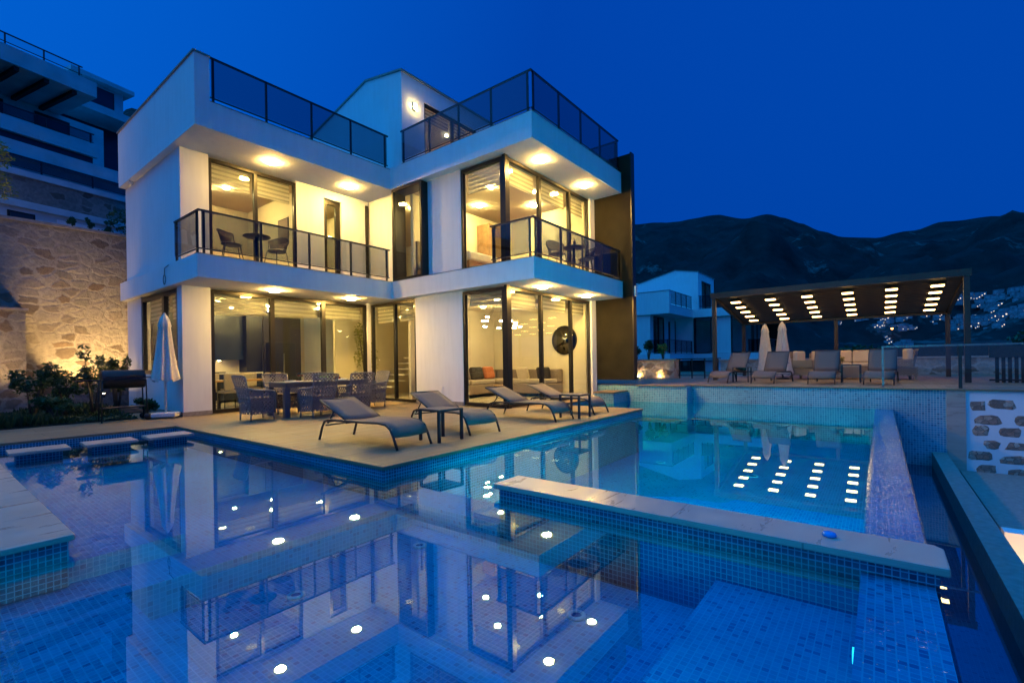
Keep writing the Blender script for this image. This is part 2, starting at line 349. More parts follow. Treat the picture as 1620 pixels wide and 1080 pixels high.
def tag(o, label, cat, group=None):
    o['label'] = label; o['category'] = cat
    if group: o['group'] = group
    return o
def struct(o): o['kind'] = 'structure'; return o
def dup(root, loc=None, rz=None, label=None):
    def cp(o, par):
        c = o.copy(); COL.objects.link(c)
        if par: c.parent = par
        for ch in [x for x in KIDS.get(o.name, [])]: cp(ch, c)
        return c
    global KIDS
    KIDS = {}
    for x in COL.objects:
        if x.parent: KIDS.setdefault(x.parent.name, []).append(x)
    r = cp(root, None)
    if loc is not None: r.location = loc
    if rz is not None: r.rotation_euler = (0, 0, rz)
    if label: r['label'] = label
    return r
def B(*a): return MB().box(*a)

# ------------------------------------------------------------------ villa
Z1B, Z1T, Z2B, Z2T = 2.964, 3.45, 6.09, 6.66
def window_a(par, a0, a1, b, z0, z1, mull=(), d=.09, pane='glass', name='window', fw=.07, blind=None, mw=.06):
    """window in a plane of constant y"""
    m = B(a0, a1, b - d / 2, b + d / 2, z1 - fw, z1).box(a0, a1, b - d / 2, b + d / 2, z0, z0 + fw)
    m.box(a0, a0 + fw, b - d / 2, b + d / 2, z0 + fw, z1 - fw).box(a1 - fw, a1, b - d / 2, b + d / 2, z0 + fw, z1 - fw)
    for x in mull: m.box(x - mw / 2, x + mw / 2, b - d / 2 - .004, b + d / 2 + .004, z0 + fw, z1 - fw)
    w = m.build(name, M['frame'], par)
    xs = [a0 + fw] + [x for x in mull] + [a1 - fw]
    for i in range(len(xs) - 1):
        e0 = mw / 2 if i else 0; e1 = mw / 2 if i < len(xs) - 2 else 0
        B(xs[i] + e0, xs[i + 1] - e1, b - .008, b + .008, z0 + fw, z1 - fw).build('pane', M[pane], w)
        if blind: B(xs[i] + e0 + .03, xs[i + 1] - e1 - .03, b + .12, b + .124, z1 - fw - blind, z1 - fw + .02).build('blind', M['blind'], w)
    return w
def window_b(par, b0, b1, a, z0, z1, mull=(), d=.09, pane='glass', name='window', fw=.07, blind=None, mw=.06):
    m = B(a - d / 2, a + d / 2, b0, b1, z1 - fw, z1).box(a - d / 2, a + d / 2, b0, b1, z0, z0 + fw)
    m.box(a - d / 2, a + d / 2, b0, b0 + fw, z0 + fw, z1 - fw).box(a - d / 2, a + d / 2, b1 - fw, b1, z0 + fw, z1 - fw)
    for x in mull: m.box(a - d / 2 - .004, a + d / 2 + .004, x - mw / 2, x + mw / 2, z0 + fw, z1 - fw)
    w = m.build(name, M['frame'], par)
    xs = [b0 + fw] + [x for x in mull] + [b1 - fw]
    for i in range(len(xs) - 1):
        e0 = mw / 2 if i else 0; e1 = mw / 2 if i < len(xs) - 2 else 0
        B(a - .008, a + .008, xs[i] + e0, xs[i + 1] - e1, z0 + fw, z1 - fw).build('pane', M[pane], w)
        if blind: B(a + .12, a + .124, xs[i] + e0 + .03, xs[i + 1] - e1 - .03, z1 - fw - blind, z1 - fw + .02).build('blind', M['blind'], w)
    return w
def railing(par, pts, z0, h, spacing=1.1, pane='smoke', posts=None):
    """glass railing along a polyline; posts stand on z0"""
    m = MB(); r = .022
    segs = list(zip(pts[:-1], pts[1:]))
    for (x0, y0), (x1, y1) in segs:
        if abs(y1 - y0) < 1e-6: m.box(min(x0, x1) - r, max(x0, x1) + r, y0 - r, y0 + r, z0 + h - .035, z0 + h)
        else: m.box(x0 - r * .99, x0 + r * .99, min(y0, y1) - r * .98, max(y0, y1) + r * .98, z0 + h - .036, z0 + h - .001)
    rail = m.build('railing', M['metal'], par)
    for (x0, y0), (x1, y1) in segs:
        d = math.hypot(x1 - x0, y1 - y0); n = max(1, round(d / spacing)); ux, uy = (x1 - x0) / d, (y1 - y0) / d
        off = .09
        ts = [off + (d - 2 * off) * i / n for i in range(n + 1)]
        for t in ts:
            x, y = x0 + ux * t, y0 + uy * t
            B(x - .02, x + .02, y - .02, y + .02, z0, z0 + h - .037).build('post', M['metal'], rail)
        # lower glazing bar and panes
        if abs(uy) < .5: B(min(x0, x1), max(x0, x1), y0 - .012, y0 + .012, z0 + .1, z0 + .125).build('bottom_rail', M['metal'], rail)
        else: B(x0 - .012, x0 + .012, min(y0, y1) + .03, max(y0, y1) - .03, z0 + .1, z0 + .125).build('bottom_rail', M['metal'], rail)
        brk = [0.02] + ts[1:-1] + [d - .02] if n > 1 else [0.02, d - .02]
        for t0, t1 in zip(brk[:-1], brk[1:]):
            xa, ya, xb, yb = x0 + ux * (t0 + .02), y0 + uy * (t0 + .02), x0 + ux * (t1 - .02), y0 + uy * (t1 - .02)
            if abs(uy) < .5: B(min(xa, xb), max(xa, xb), ya - .026, ya - .0205, z0 + .126, z0 + h - .04).build('glass_panel', M[pane], rail)
            else: B(xa - .026, xa - .0205, min(ya, yb), max(ya, yb), z0 + .126, z0 + h - .04).build('glass_panel', M[pane], rail)
    return rail
def downlight(par, x, y, z, r=.13, mat='lampW', name='ceiling_light'):
    f = MB().lathe([(r + .012, 0), (r + .012, -.008), (r - .01, -.0081)], (x, y, z), 24).build(name, M['white'], par)
    h = .036 if r > .1 else .04
    MB().lathe([(r, -.009), (r, -h), (r * .9, -h - .01), (.0, -h - .0101)], (x, y, z), 24).build('diffuser', M[mat], f)
    return f

def villa(loc, lit, label):
    v = thing('villa', label, 'house', loc)
    P = M['plaster']; W = .2
    def wall(*a): return B(*a).build('wall', P, v)
    # ---- left wing, ground floor
    wall(0, W, 0, .30, 0, Z1B); wall(0, W, 2.95, 3.97, 0, Z1B); wall(0, W, .30, 2.95, 0, .95)
    window_b(v, .30, 2.95, .06, .95, 2.93, (1.3,), blind=.55 if lit else None, mw=.16, fw=.1)
    wall(W, .58, 0, W, 0, Z1B); wall(4.87, 5.0, 0, W, 0, Z1B)
    window_a(v, .58, 4.87, .06, .02, 2.93, (2.02, 3.45), blind=.42 if lit else None, fw=.08, mw=.11, name='sliding_window')
    wall(0, 9.4, 3.97, 4.17, 0, Z2B)
    # ---- left wing, first floor
    wall(0, W, 0, 3.97, Z1T, Z2B); wall(W, .58, 0, W, Z1T, Z2B); wall(2.70, 3.50, 0, W, Z1T, Z2B); wall(4.05, 4.98, 0, W, Z1T, Z2B)
    wall(3.50, 4.05, .0, W, 5.85, Z2B)
    window_a(v, .58, 2.70, .06, Z1T + .01, 6.03, (1.65,), blind=.5 if lit else None, fw=.07, mw=.08, name='sliding_window')
    window_a(v, 3.50, 4.05, .12, Z1T + .01, 5.85, (), fw=.13, name='balcony_door')
    B(4.86, 4.94, -.05, -.003, Z1T + .01, 5.95).build('downpipe', M['frame'], v)
    # ---- slabs
    B(-.15, 4.75, -1.38, 4.17, Z1B, Z1T).build('floor_slab', P, v)
    B(4.75, 9.35, -6.35, 4.17, Z1B, Z1T).build('floor_slab', P, v)
    B(-.15, 4.75, -1.38, 4.17, Z2B, Z2T).build('roof_slab', P, v)
    B(4.75, 9.35, -6.35, 4.17, Z2B, Z2T + .03).build('roof_slab', P, v)
    m = B(-.15, 0, -1.38, 4.17, Z2T, 7.58).box(0, .13, -1.38, -1.23, Z2T, 7.58).box(0, 4.75, 4.02, 4.17, Z2T, 7.58)
    m.build('parapet', P, v)
    m = B(-.18, .02, -1.40, 4.19, 7.58, 7.615).box(.02, .15, -1.40, -1.21, 7.58, 7.615); m.build('parapet_coping', M['base'], v)
    m = B(-.16, 4.76, -1.39, -1.25, Z1T, Z1T + .012).box(4.74, 4.86, -6.36, -1.39, Z1T + .0, Z1T + .011).box(4.86, 9.36, -6.36, -6.24, Z1T, Z1T + .012); m.build('drip_edge', M['base'], v)
    m = B(.13, 4.74, -1.39, -1.25, Z2T, Z2T + .012).box(4.74, 4.86, -6.36, -1.9, Z2T + .03, Z2T + .041).box(4.86, 9.36, -6.36, -6.24, Z2T + .03, Z2T + .042); m.build('drip_edge', M['base'], v)
    # ---- right wing, ground floor
    wall(5.0, 5.2, 0.0, .2, 0, Z1B) if False else None
    wall(5.0, 5.2, -.15, 3.97, 0, Z1B) if False else None
    wall(5.0, 5.2, -3.90, -2.08, 0, Z1B)
    window_b(v, -2.08, -.02, 5.06, .02, 2.93, (-1.12,), blind=.5 if lit else None, fw=.07, mw=.07, name='glazed_door')
    window_b(v, -5.28, -3.90, 5.06, .02, 2.93, (), blind=.3 if lit else None, fw=.08, name='corner_window')
    B(5.0, 5.12, -5.37, -5.28, .0, Z1B).build('corner_post', M['frame'], v)
    window_a(v, 5.12, 9.12, -5.31, .02, 2.93, (6.5, 8.02), blind=.36 if lit else None, fw=.07, mw=.09, name='sliding_window')
    wall(9.12, 9.4, -5.42, -5.22, 0, Z1B); wall(9.2, 9.4, -5.22, 3.97, 0, Z1B)
    # ---- right wing, first floor
    wall(5.0, 5.2, -1.42, 0.0, Z1T, Z2B); wall(5.0, 5.2, -3.90, -2.66, Z1T, Z2B)
    window_b(v, -5.28, -3.90, 5.06, Z1T + .01, 6.06, (), blind=.52 if lit else None, fw=.08, name='corner_window')
    B(5.0, 5.12, -5.37, -5.28, Z1T, Z2B).build('corner_post', M['frame'], v)
    window_a(v, 5.12, 9.12, -5.31, Z1T + .01, 6.06, (6.5, 8.02), blind=.5 if lit else None, fw=.07, mw=.09, name='sliding_window')
    wall(9.12, 9.4, -5.42, -5.22, Z1T, Z2B); wall(9.2, 9.4, -5.22, 3.97, Z1T, Z2B)
    bw = window_b(v, -2.66, -1.42, 4.80, Z1T + .02, 6.06, (), fw=.06, name='bay_window')
    B(4.845, 5.2, -2.66, -2.60, Z1T + .02, 6.06).box(4.845, 5.2, -1.48, -1.42, Z1T + .02, 6.06).box(4.845, 5.2, -2.6, -1.48, 6.0, 6.06).box(4.845, 5.2, -2.6, -1.48, Z1T + .02, Z1T + .08).build('bay_casing', M['frame'], bw)
    # ---- plinth
    m = B(-.015, 0, 0, 3.97, 0, .1).box(-.015, .58, -.015, 0, 0, .1).box(4.87, 4.985, -.015, 0, 0, .1).box(4.985, 5.0, -3.9, -2.08, 0, .1); m.build('plinth', M['base'], v)
    # ---- dark fin
    B(9.4, 9.58, -6.62, 4.0, .52, 7.22).build('fin_wall', M['fin'], v)
    B(9.38, 9.6, -6.66, -6.62, .52, 7.25).build('fin_edge', M['frame'], v)
    # ---- penthouse (gabled)
    prof = [(-1.75, Z2T + .03), (-1.75, 9.42), (-.1, 9.72), (4.17, 8.7), (4.17, Z2T + .03)]
    MB().prism(prof, 'x', 4.9, 5.1).build('penthouse_gable', P, v)
    m = B(5.1, 5.75, -1.75, -1.55, Z2T + .03, 9.42).box(8.3, 9.3, -1.75, -1.55, Z2T + .03, 9.42).box(5.75, 8.3, -1.75, -1.55, 8.9, 9.42)
    m.build('penthouse_wall', P, v)
    MB().prism(prof, 'x', 9.1, 9.3).build('penthouse_gable', P, v)
    MB().prism([(-1.80, 9.42), (-1.80, 9.47), (-.1, 9.775), (4.22, 8.74), (4.22, 8.69), (-.1, 9.722)], 'x', 4.86, 9.34).build('penthouse_roof', M['base'], v)
    window_a(v, 5.75, 8.3, -1.66, Z2T + .05, 8.9, (7.0,), blind=.35 if lit else None, name='penthouse_door')
    # ---- railings
    railing(v, [(.13, -1.31), (4.72, -1.31)], Z2T + .01, .97)
    railing(v, [(4.83, -1.80), (4.83, -6.28), (9.3, -6.28), (9.3, -5.0)], Z2T + .04, .97)
    railing(v, [(-.09, .06), (-.09, -1.31), (4.72, -1.31)], Z1T + .01, .92)
    railing(v, [(5.0, -5.05), (4.83, -5.05), (4.83, -6.28), (9.3, -6.28), (9.3, -5.4)], Z1T + .01, .92)
    if lit:
        for x, y in ((1.72, -.72), (3.85, -.72)): downlight(v, x, y, Z2B, .115); downlight(v, x, y, Z1B, .115)
        for x, y in ((5.85, -5.83), (8.05, -5.83)): downlight(v, x, y, Z2B, .115); downlight(v, x, y, Z1B, .115)
        # rooms: ceilings, partitions, floors
        Rm = M['room']
        m = B(.2, 4.95, .2, 3.95, 2.87, 2.95).box(5.2, 9.2, -5.24, 3.95, 2.87, 2.95).box(4.95, 5.2, .2, 3.95, 2.87, 2.95); m.build('room_ceiling', M['room'], v)
        m = B(.2, 4.95, .2, 3.95, 6.0, 6.08).box(5.2, 9.2, -5.24, 3.95, 6.0, 6.08); m.build('room_ceiling', M['room'], v)
        B(.2, 4.95, .2, 3.95, 0, .012).box(4.95, 9.2, -1.4, 3.95, 0, .0125).box(5.2, 9.2, -5.24, -1.4, 0, .0125).build('room_floor', M['floorin'], v)
        B(.2, 4.95, .2, 3.95, Z1T, Z1T + .012).box(5.2, 9.2, -5.24, 3.95, Z1T, Z1T + .0125).build('room_floor', M['wood'], v)
        m = B(5.3, 9.2, -1.5, -1.4, .013, 2.87).box(.2, 4.95, 3.85, 3.95, .013, 2.87).box(4.95, 9.2, 1.9, 2.0, .013, 2.87).box(9.1, 9.198, -5.2, -1.5, .013, 2.87)
        m.build('partition_wall', Rm, v)
        m = B(5.21, 9.2, -1.8, -1.7, Z1T + .013, 6.0).box(.21, 4.95, 3.5, 3.6, Z1T + .013, 6.0).box(4.98, 5.08, .2, 3.9, Z1T + .013, 6.0).box(2.95, 3.05, .2, 3.5, Z1T + .013, 6.0).box(9.1, 9.198, -5.2, -1.8, Z1T + .013, 6.0).box(.2, .26, .2, 3.5, Z1T + .013, 6.0)
        m.build('partition_wall', Rm, v)
        m = B(5.2, 9.2, -1.5, 2.2, Z2T + .05, Z2T + .07); m.build('room_floor', M['wood'], v)
        m = B(5.2, 9.1, 1.9, 2.0, Z2T + .07, 9.0).box(5.2, 9.1, -1.5, 1.9, 9.02, 9.1); m.build('partition_wall', Rm, v)
        for x, y, z in ((1.2, 1.2, 2.87), (2.7, 1.6, 2.87), (3.9, 1.2, 2.87), (6.3, -4.0, 2.87), (8.2, -4.2, 2.87), (7.3, -2.6, 2.87), (6.0, -.6, 2.87),
                        (1.6, 1.6, 6.0), (3.8, 1.2, 6.0), (6.2, -3.9, 6.0), (8.3, -3.9, 6.0), (7.2, -2.6, 6.0), (6.1, -.9, 6.0), (6.6, .2, 9.02)):
            downlight(v, x, y, z, .075, 'lampI' if z > 3 else ('lampK' if x < 5 else 'lampG'))
        for x, y, z in ((.9, 1.0, 6.0), (1.3, 2.1, 6.0), (1.0, 2.8, 6.0), (5.7, -4.7, 6.0), (7.3, -4.6, 6.0), (2.1, 2.7, 2.87), (3.2, 2.7, 2.87), (7.8, -.6, 9.02)):
            downlight(v, x, y, z, .045, 'spotI')
        # penthouse wall lamp
        f = B(5.3, 5.4, -1.80, -1.752, 8.48, 8.66).build('wall_lamp', M['frame'], v)
        B(5.31, 5.39, -1.83, -1.802, 8.5, 8.64).build('lamp_glass', M['lampG'], f)
        # ceiling beams in living room
        B(5.3, 9.1, -3.5, -3.35, 2.75, 2.865).box(5.3, 9.1, -4.75, -4.6, 2.75, 2.865).build('ceiling_beam', Rm, v)
        # camera dome under eave, outlet
        MB().lathe([(.06, 0), (.06, -.03), (.045, -.07), (.015, -.09)], (-.07, 3.35, Z2B), 16).build('security_camera', M['white'], v)
        B(4.984, 5.0, -3.15, -3.06, .38, .48).build('wall_socket', M['white'], v)
        # cable hanging on slab side
        pts = [(-.17, .25, 3.42), (-.172, .5, 3.38), (-.172, .52, 3.25)] + [(-.175, .52 + .07 * math.sin(t), 3.12 + .11 * math.cos(t)) for t in [i * .6 for i in range(22)]]
        MB().tube(pts, .008, 5).build('coiled_cable', M['black'], v)
        B(9.44, 9.56, -6.72, -6.665, 3.0, 3.3).build('wall_lamp', M['white'], v)
    return v
V = villa((0, 0, 0), True, 'white two storey villa with lit rooms, glass balconies and warm soffit lights beside the pool')
V2 = villa((27.05, -.2, -1.96), False, 'unlit white villa with glass balconies beyond the far end of the pool terrace')

# ------------------------------------------------------------------ pool, deck, terrace (setting)
WZ = -.11
m = MB()
T = lambda *a: m.box(*a)
FL = -1.9
T(-9, -2.5, -7.95, -1.75, FL, -.22)
T(-2.5, -.68, -8.1, -1.75, FL, -.36); T(-9, -2.5, -8.45, -7.95, FL, -.361); T(-2.5, -.6, -8.45, -8.1, FL, -.3605)
T(-9, -3.0, -13, -8.45, FL, -.3615)
T(-3.0, -.56, -11.5, -8.45, FL, -.60)
T(-3.0, -.56, -12.28, -11.5, FL, -.362)
T(-.56, -.1, -9.60, -8.45, FL, -.3625)
T(-.6, -.1, -8.45, -8.1, FL, -.3635) 
T(-.1, 9.95, -12.28, -8.1, FL, -.95)
T(6.44, 9.45, -8.1, -5.75, FL, -.951)
T(-.1, -.09, -9.6, -8.1, -.95, -.36)
T(-.17, -.1, -12.28, -9.6, FL, -.95)
T(-3.0, 9.95, -12.6, -12.28, FL, -.122)
T(-9, -3.0, -13.0, -12.28, FL + .01, -.3616)
basin = struct(m.build('pool_basin', M['tile']))
# pool walls around deck
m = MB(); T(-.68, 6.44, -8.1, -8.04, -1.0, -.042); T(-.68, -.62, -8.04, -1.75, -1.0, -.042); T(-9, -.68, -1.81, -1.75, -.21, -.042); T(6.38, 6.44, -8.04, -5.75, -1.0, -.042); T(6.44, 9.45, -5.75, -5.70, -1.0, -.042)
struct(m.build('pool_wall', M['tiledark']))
m = MB(); T(9.95, 10.1, -13.51, -8.15, -1.7, .345); T(9.45, 9.6, -8.15, -5.42, -1.0, .345); T(9.6, 9.95, -8.15, -8.0, -1.0, .345)
struct(m.build('pool_wall', M['tilesmall']))
# surfaces
m = MB(); T(-9, 9.95, -12.602, -1.8, WZ - .001, WZ)
def slab_sheet(rects, z):
    mm = MB()
    for x0, x1, y0, y1 in rects: mm.add([(x0, y0, z), (x1, y0, z), (x1, y1, z), (x0, y1, z)], [(0, 1, 2, 3)])
    return mm
wm = slab_sheet([(-9, -.68, -8.1, -1.81), (-9, 9.95, -12.61, -8.1), (6.44, 9.45, -8.1, -5.75)], WZ)
wm.add([(-3, -12.61, WZ), (9.95, -12.61, WZ), (9.95, -12.63, -1.31), (-3, -12.63, -1.31)], [(0, 3, 2, 1)])
struct(wm.build('pool_water', M['water']))
struct(slab_sheet([(-9, 9.95, -13.28, -12.63)], -1.31).build('channel_water', M['chwater']))
m = MB(); T(-9, 9.95, -13.28, -12.6, -2, -1.55); struct(m.build('channel_floor', M['tile']))
m = MB(); T(-9, 9.95, -13.28, -13.26, -1.6, -1.03); struct(m.build('channel_wall', M['base']))
m = MB(); T(-9, 9.93, -13.5, -13.26, -1.03, -1.0); T(-9, 9.93, -13.5, -13.28, -4, -1.03); struct(m.build('channel_coping', M['base']))
# deck
m = MB()
T(-.70, 6.46, -8.12, -5.3, -.042, 0); T(-.70, 5.0, -5.3, -.002, -.042, -.0005); T(-9, -.70, -1.77, .55, -.042, -.001); T(-.70, 5.0, -.002, .02, -.2, -.001)
T(6.46, 9.45, -5.77, -5.3, -.042, -.001); T(-.70, 0, .02, 4.5, -.2, -.0015)
struct(m.build('pool_deck', M['deck'], bevel=.006))
m = MB(); T(9.90, 24, -13.81, -8.11, .345, .385); T(9.40, 24, -8.11, -6.7, .345, .384); T(9.62, 24, -6.7, 4, .345, .3835); T(9.9, 24, -18, -13.81, .345, .3845)
struct(m.build('upper_terrace', M['deck'], bevel=.006))
m = MB(); T(10.1, 24, -18, 4, -6, .345); struct(m.build('terrace_base', M['base']))
m = MB(); T(-.55, 6.3, -8.0, -1.8, -2, -.05); T(-9, 9.3, -1.7, 8, -2, -.05); T(5, 9.3, -5.6, -1.7, -2, -.05); struct(m.build('deck_base', M['base']))

# marble ledge in the pool
lg = thing('pool_ledge', 'long pale marble topped ledge with a mosaic band crossing the foreground pool', 'ledge', (0, 0, 0))
MB().prism([(-.56, -12.66), (-.56, -9.56), (-.17, -9.56), (-.17, -12.62), (-.22, -12.66)], 'z', -.045, 0).build('ledge_top', M['ledge'], lg, bevel=.008)
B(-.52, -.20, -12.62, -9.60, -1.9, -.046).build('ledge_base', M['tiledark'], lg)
sp = thing('chlorine_dispenser', 'small blue and clear plastic dispenser lying on the marble ledge', 'dispenser', (-.36, -12.12, 0), .5)
MB().lathe([(.0, 0), (.036, .002), (.04, .012), (.034, .024), (.02, .03), (0, .031)], (0, 0, 0), 20).build('float_body', plain('pool_blue_plastic', (.02, .28, .7), .25, 0, 9, .05), sp)
MB().tube([(.03, 0, .012), (.06, .005, .012), (.085, .0, .01)], .008, 8).build('nozzle', M['clear'], sp)
# left foreground slab
t = thing('stone_platform', 'large travertine platform jutting into the pool at the left edge, corner towards camera', 'platform')
B(-9, -3.17, -8.07, -3.9, -.04, 0).build('platform_top', M['ledge'], t, bevel=.008)
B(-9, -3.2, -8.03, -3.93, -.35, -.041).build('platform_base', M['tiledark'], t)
for i, (a0, lab) in enumerate(((-3.02, 'stepping stone nearest the left edge of the picture'), (-2.24, 'middle stepping stone of the three in the pool'), (-1.48, 'stepping stone in front of the closed umbrella by the villa corner'))):
    t = thing('stepping_stone', lab, 'stepping stone', (a0, -3.2, 0), R(-2), 'stone slabs standing in the pool')
    B(0, .62, 0, .50, -.045, 0).build('stone_top', M['ledge'], t, bevel=.01)
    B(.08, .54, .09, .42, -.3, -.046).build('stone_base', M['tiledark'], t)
# step block near the villa
t = thing('entry_block', 'low mosaic block with stone top rising from water beside the far pool wall', 'step')
B(8.5, 9.44, -6.40, -5.80, -.9, .17).build('block_base', M['tilesmall'], t); B(8.47, 9.44, -6.43, -5.77, .17, .205).build('block_top', M['deck'], t)
# underwater lights
for i, (x, y, z, lab) in enumerate(((-.92, -8.95, -.60, 'round underwater light near the inner corner of the foreground basin'), (-1.12, -10.75, -.60, 'round underwater light closest to the marble ledge'),
                    (-2.1, -8.93, -.60, 'round underwater light on the left part of the foreground basin floor'))):
    t = thing('underwater_light', lab, 'pool light', (x, y, z), 0, 'round lights sunk in the pool floor')
    MB().lathe([(.065, 0), (.065, .014), (.04, .018), (.038, .008)], (0, 0, 0), 24).build('rim', M['white'], t)
    MB().disc((0, 0, .010), .036).build('lens', M['poolL'], t)
for i, (x, y, z) in enumerate(((2.2, -10.3, -.95), (5.2, -10.6, -.95), (8.0, -9.6, -.95), (8.0, -7.2, -.95), (2.8, -8.9, -.95), (5.4, -8.9, -.95))):
    t = thing('underwater_light', 'round blue light fitting sunk in the floor of the long pool beyond the marble ledge', 'pool light', (x, y, z), 0, 'round lights of the long pool')
    MB().lathe([(.09, 0), (.09, .014), (.075, .018), (.073, .008)], (0, 0, 0), 24).build('rim', M['white'], t)
    MB().disc((0, 0, .010), .07).build('lens', M['poolL'], t)
t = thing('underwater_light', 'small oval light fitting on the basin wall below the overflow edge', 'pool light', (-1.25, -12.278, -.24), 0)
MB().tube([(0, 0, 0), (0, .012, 0)], .035, 16).build('lens', M['nicheS'], t)
def niche(x, y, z, rz, lab, mat='addedL'):  # lamps added out of view to give the water its blue glow
    t = thing('added_pool_lamp', lab, 'pool light', (x, y, z), rz, 'lamps added out of view for the blue glow')
    MB().tube([(0, 0, 0), (.02, 0, 0)], .11, 20).build('rim', M['white'], t); MB().tube([(.0205, 0, 0), (.024, 0, 0)], .095, 20).build('lens', M[mat], t)
for y in (-10.3, -11.2, -12.0): niche(-.16, y, -.42, 0, 'added lamp hidden on the far face of the marble ledge wall, under water', 'addedT')
niche(-5.6, -11.3, -.24, 0, 'unseen lamp added behind the camera to light the foreground basin'); niche(-2.45, -12.27, -.24, R(90), 'unseen lamp added on the overflow wall just below the frame'); niche(-5.6, -9.4, -.24, 0, 'unseen lamp added beside the left stone platform, outside the picture')


# right side walls
t = thing('stone_pier', 'smooth grey stone pier between the blue mosaic wall and the rubble wall', 'pier')
B(9.92, 10.12, -13.81, -13.51, -1.9, .344).build('pier_shaft', M['ledge'], t)
t = thing('retaining_wall', 'white mortared wall with scattered brown stones right of the pool', 'wall')
B(9.95, 10.2, -18, -13.81, -1.85, .344).build('render', M['plaster'], t)
m = MB(); rn = random.Random(3)
rows = [(.05, 0), (-.22, .14), (-.50, .04), (-.78, .2), (-1.05, .0), (-1.32, .12), (-1.6, .05)]
for z, o in rows:
    y = -14.0 - o
    while y > -17.8:
        w = rn.uniform(.13, .27); h = rn.uniform(.09, .13); n = 11; c = (y, z + rn.uniform(-.04, .04)); ring = []
        for k in range(n):
            a = 2 * math.pi * k / n; rr = rn.uniform(.75, 1.1); ex = abs(math.cos(a)) ** .6 * math.copysign(1, math.cos(a)); ey = abs(math.sin(a)) ** .6 * math.copysign(1, math.sin(a))
            ring.append((c[0] + w * .8 * rr * ex, c[1] + h * rr * ey))
        vs = [(9.95, p[0], p[1]) for p in ring] + [(9.944 - rn.uniform(0, .003), c[0] + (p[0] - c[0]) * .8, c[1] + (p[1] - c[1]) * .8) for p in ring]
        m.add(vs, [tuple(range(n, 2 * n))] + [(k, (k + 1) % n, n + (k + 1) % n, n + k) for k in range(n)])
        y -= w * 2 + rn.uniform(.02, .09)
m.build('stone_inlay', rubble('brown_flecked_stone', 9, (.55, .36, .26), [(.42, .25, .18), (.55, .46, .37), (.36, .24, .18)], (.2, .15, .12), .05, .7), t)
# lower yard to the right
m = MB(); T(-9, 9.9, -60, -13.5, -4.2, -4.0); struct(m.build('lower_yard', M['deck']))
t = thing('yard_wall', 'low wall in the lower yard with a pale band above ochre rubble, lit warmly', 'wall')
B(5.35, 5.6, -20, -13.7, -1.75, -1.32).build('cap_band', M['plaster'], t); B(5.38, 5.6, -20, -13.7, -4.0, -1.75).build('rubble_face', M['rubble'], t)
B(5.6, 9.9, -20, -13.7, -4, -1.34).build('yard_fill', M['base'], t)

# ------------------------------------------------------------------ furniture
def lounger(label, loc, rz, group='taupe loungers on the pool deck'):
    """foot end at local y=0, head towards +y"""
    t = thing('sun_lounger', label, 'sun lounger', loc, rz, group)
    w = .30
    prof = [(0.02, .0), (.09, .16), (.15, .26), (.24, .315), (.40, .33), (1.0, .315), (1.52, .31), (1.62, .28), (1.69, .18), (1.76, 0)]
    for sx in (-1, 1):
        MB().tube([(sx * w, y, z + .0) for y, z in prof], .017, 8).build('side_frame', M['metal'], t)
    m = MB()
    for y, z in ((.24, .30), (1.10, .29), (1.55, .28)): m.tube([(-w, y, z), (w, y, z)], .012, 6)
    m.tube([(-w * .9, 1.64, .22), (w * .9, 1.64, .22)], .01, 6).build('cross_bar', M['metal'], t)
    # seat sling with curved foot
    pr = [(.075, .16), (.11, .23), (.16, .285), (.24, .325), (.4, .342), (.8, .338), (1.12, .33)]
    vs = []; n = len(pr)
    for y, z in pr: vs += [(-w + .005, y, z), (-w * .5, y, z - .008), (0, y, z - .012), (w * .5, y, z - .008), (w - .005, y, z)]
    fs = [(i * 5 + k, i * 5 + k + 1, i * 5 + 6 + k, i * 5 + 5 + k) for i in range(n - 1) for k in range(4)]
    m = MB().add(vs, fs, True); o = m.build('seat', M['sling'], t); so = o.modifiers.new('s', 'SOLIDIFY'); so.thickness = .008
    # backrest
    y0, z0, y1, z1 = 1.10, .335, 1.74, .60
    vs = [(-w + .01, y0, z0), (w - .01, y0, z0), (w - .01, y1, z1), (-w + .01, y1, z1)]
    vs = []
    for i in range(6):
        f = i / 5; y = y0 + (y1 - y0) * f; z = z0 + (z1 - z0) * f + .012 * math.sin(f * math.pi)
        vs += [(-w + .01, y, z), (-w * .5, y, z - .006), (0, y, z - .01), (w * .5, y, z - .006), (w - .01, y, z)]
    fs = [(i * 5 + k, i * 5 + k + 1, i * 5 + 6 + k, i * 5 + 5 + k) for i in range(5) for k in range(4)]
    o = MB().add(vs, fs, True).build('backrest', M['sling'], t); so = o.modifiers.new('s', 'SOLIDIFY'); so.thickness = .008
    m = MB()
    for sx in (-1, 1): m.tube([(sx * (w - .006), y0, z0 - .01), (sx * (w - .006), y1, z1 - .01)], .014, 8)
    m.tube([(-w, y1, z1 - .008), (w, y1, z1 - .008)], .013, 8); m.build('back_frame', M['metal'], t)
    m = MB()
    for sx in (-1, 1): m.tube([(sx * (w - .04), 1.42, .455), (sx * (w - .04), 1.60, .25)], .009, 6)
    m.build('back_strut', M['metal'], t)
    return t
lounger('sun lounger nearest the pool corner, leftmost of the deck row', (.30, -7.50, 0), R(2))
lounger('second sun lounger from the left, behind the square side table', (1.70, -7.52, 0), R(-9))
lounger('third sun lounger from the left, in front of the living room corner post', (3.72, -7.74, 0), R(-1))
lounger('fourth sun lounger, at the right end of the deck row', (5.12, -7.78, 0), R(-1))
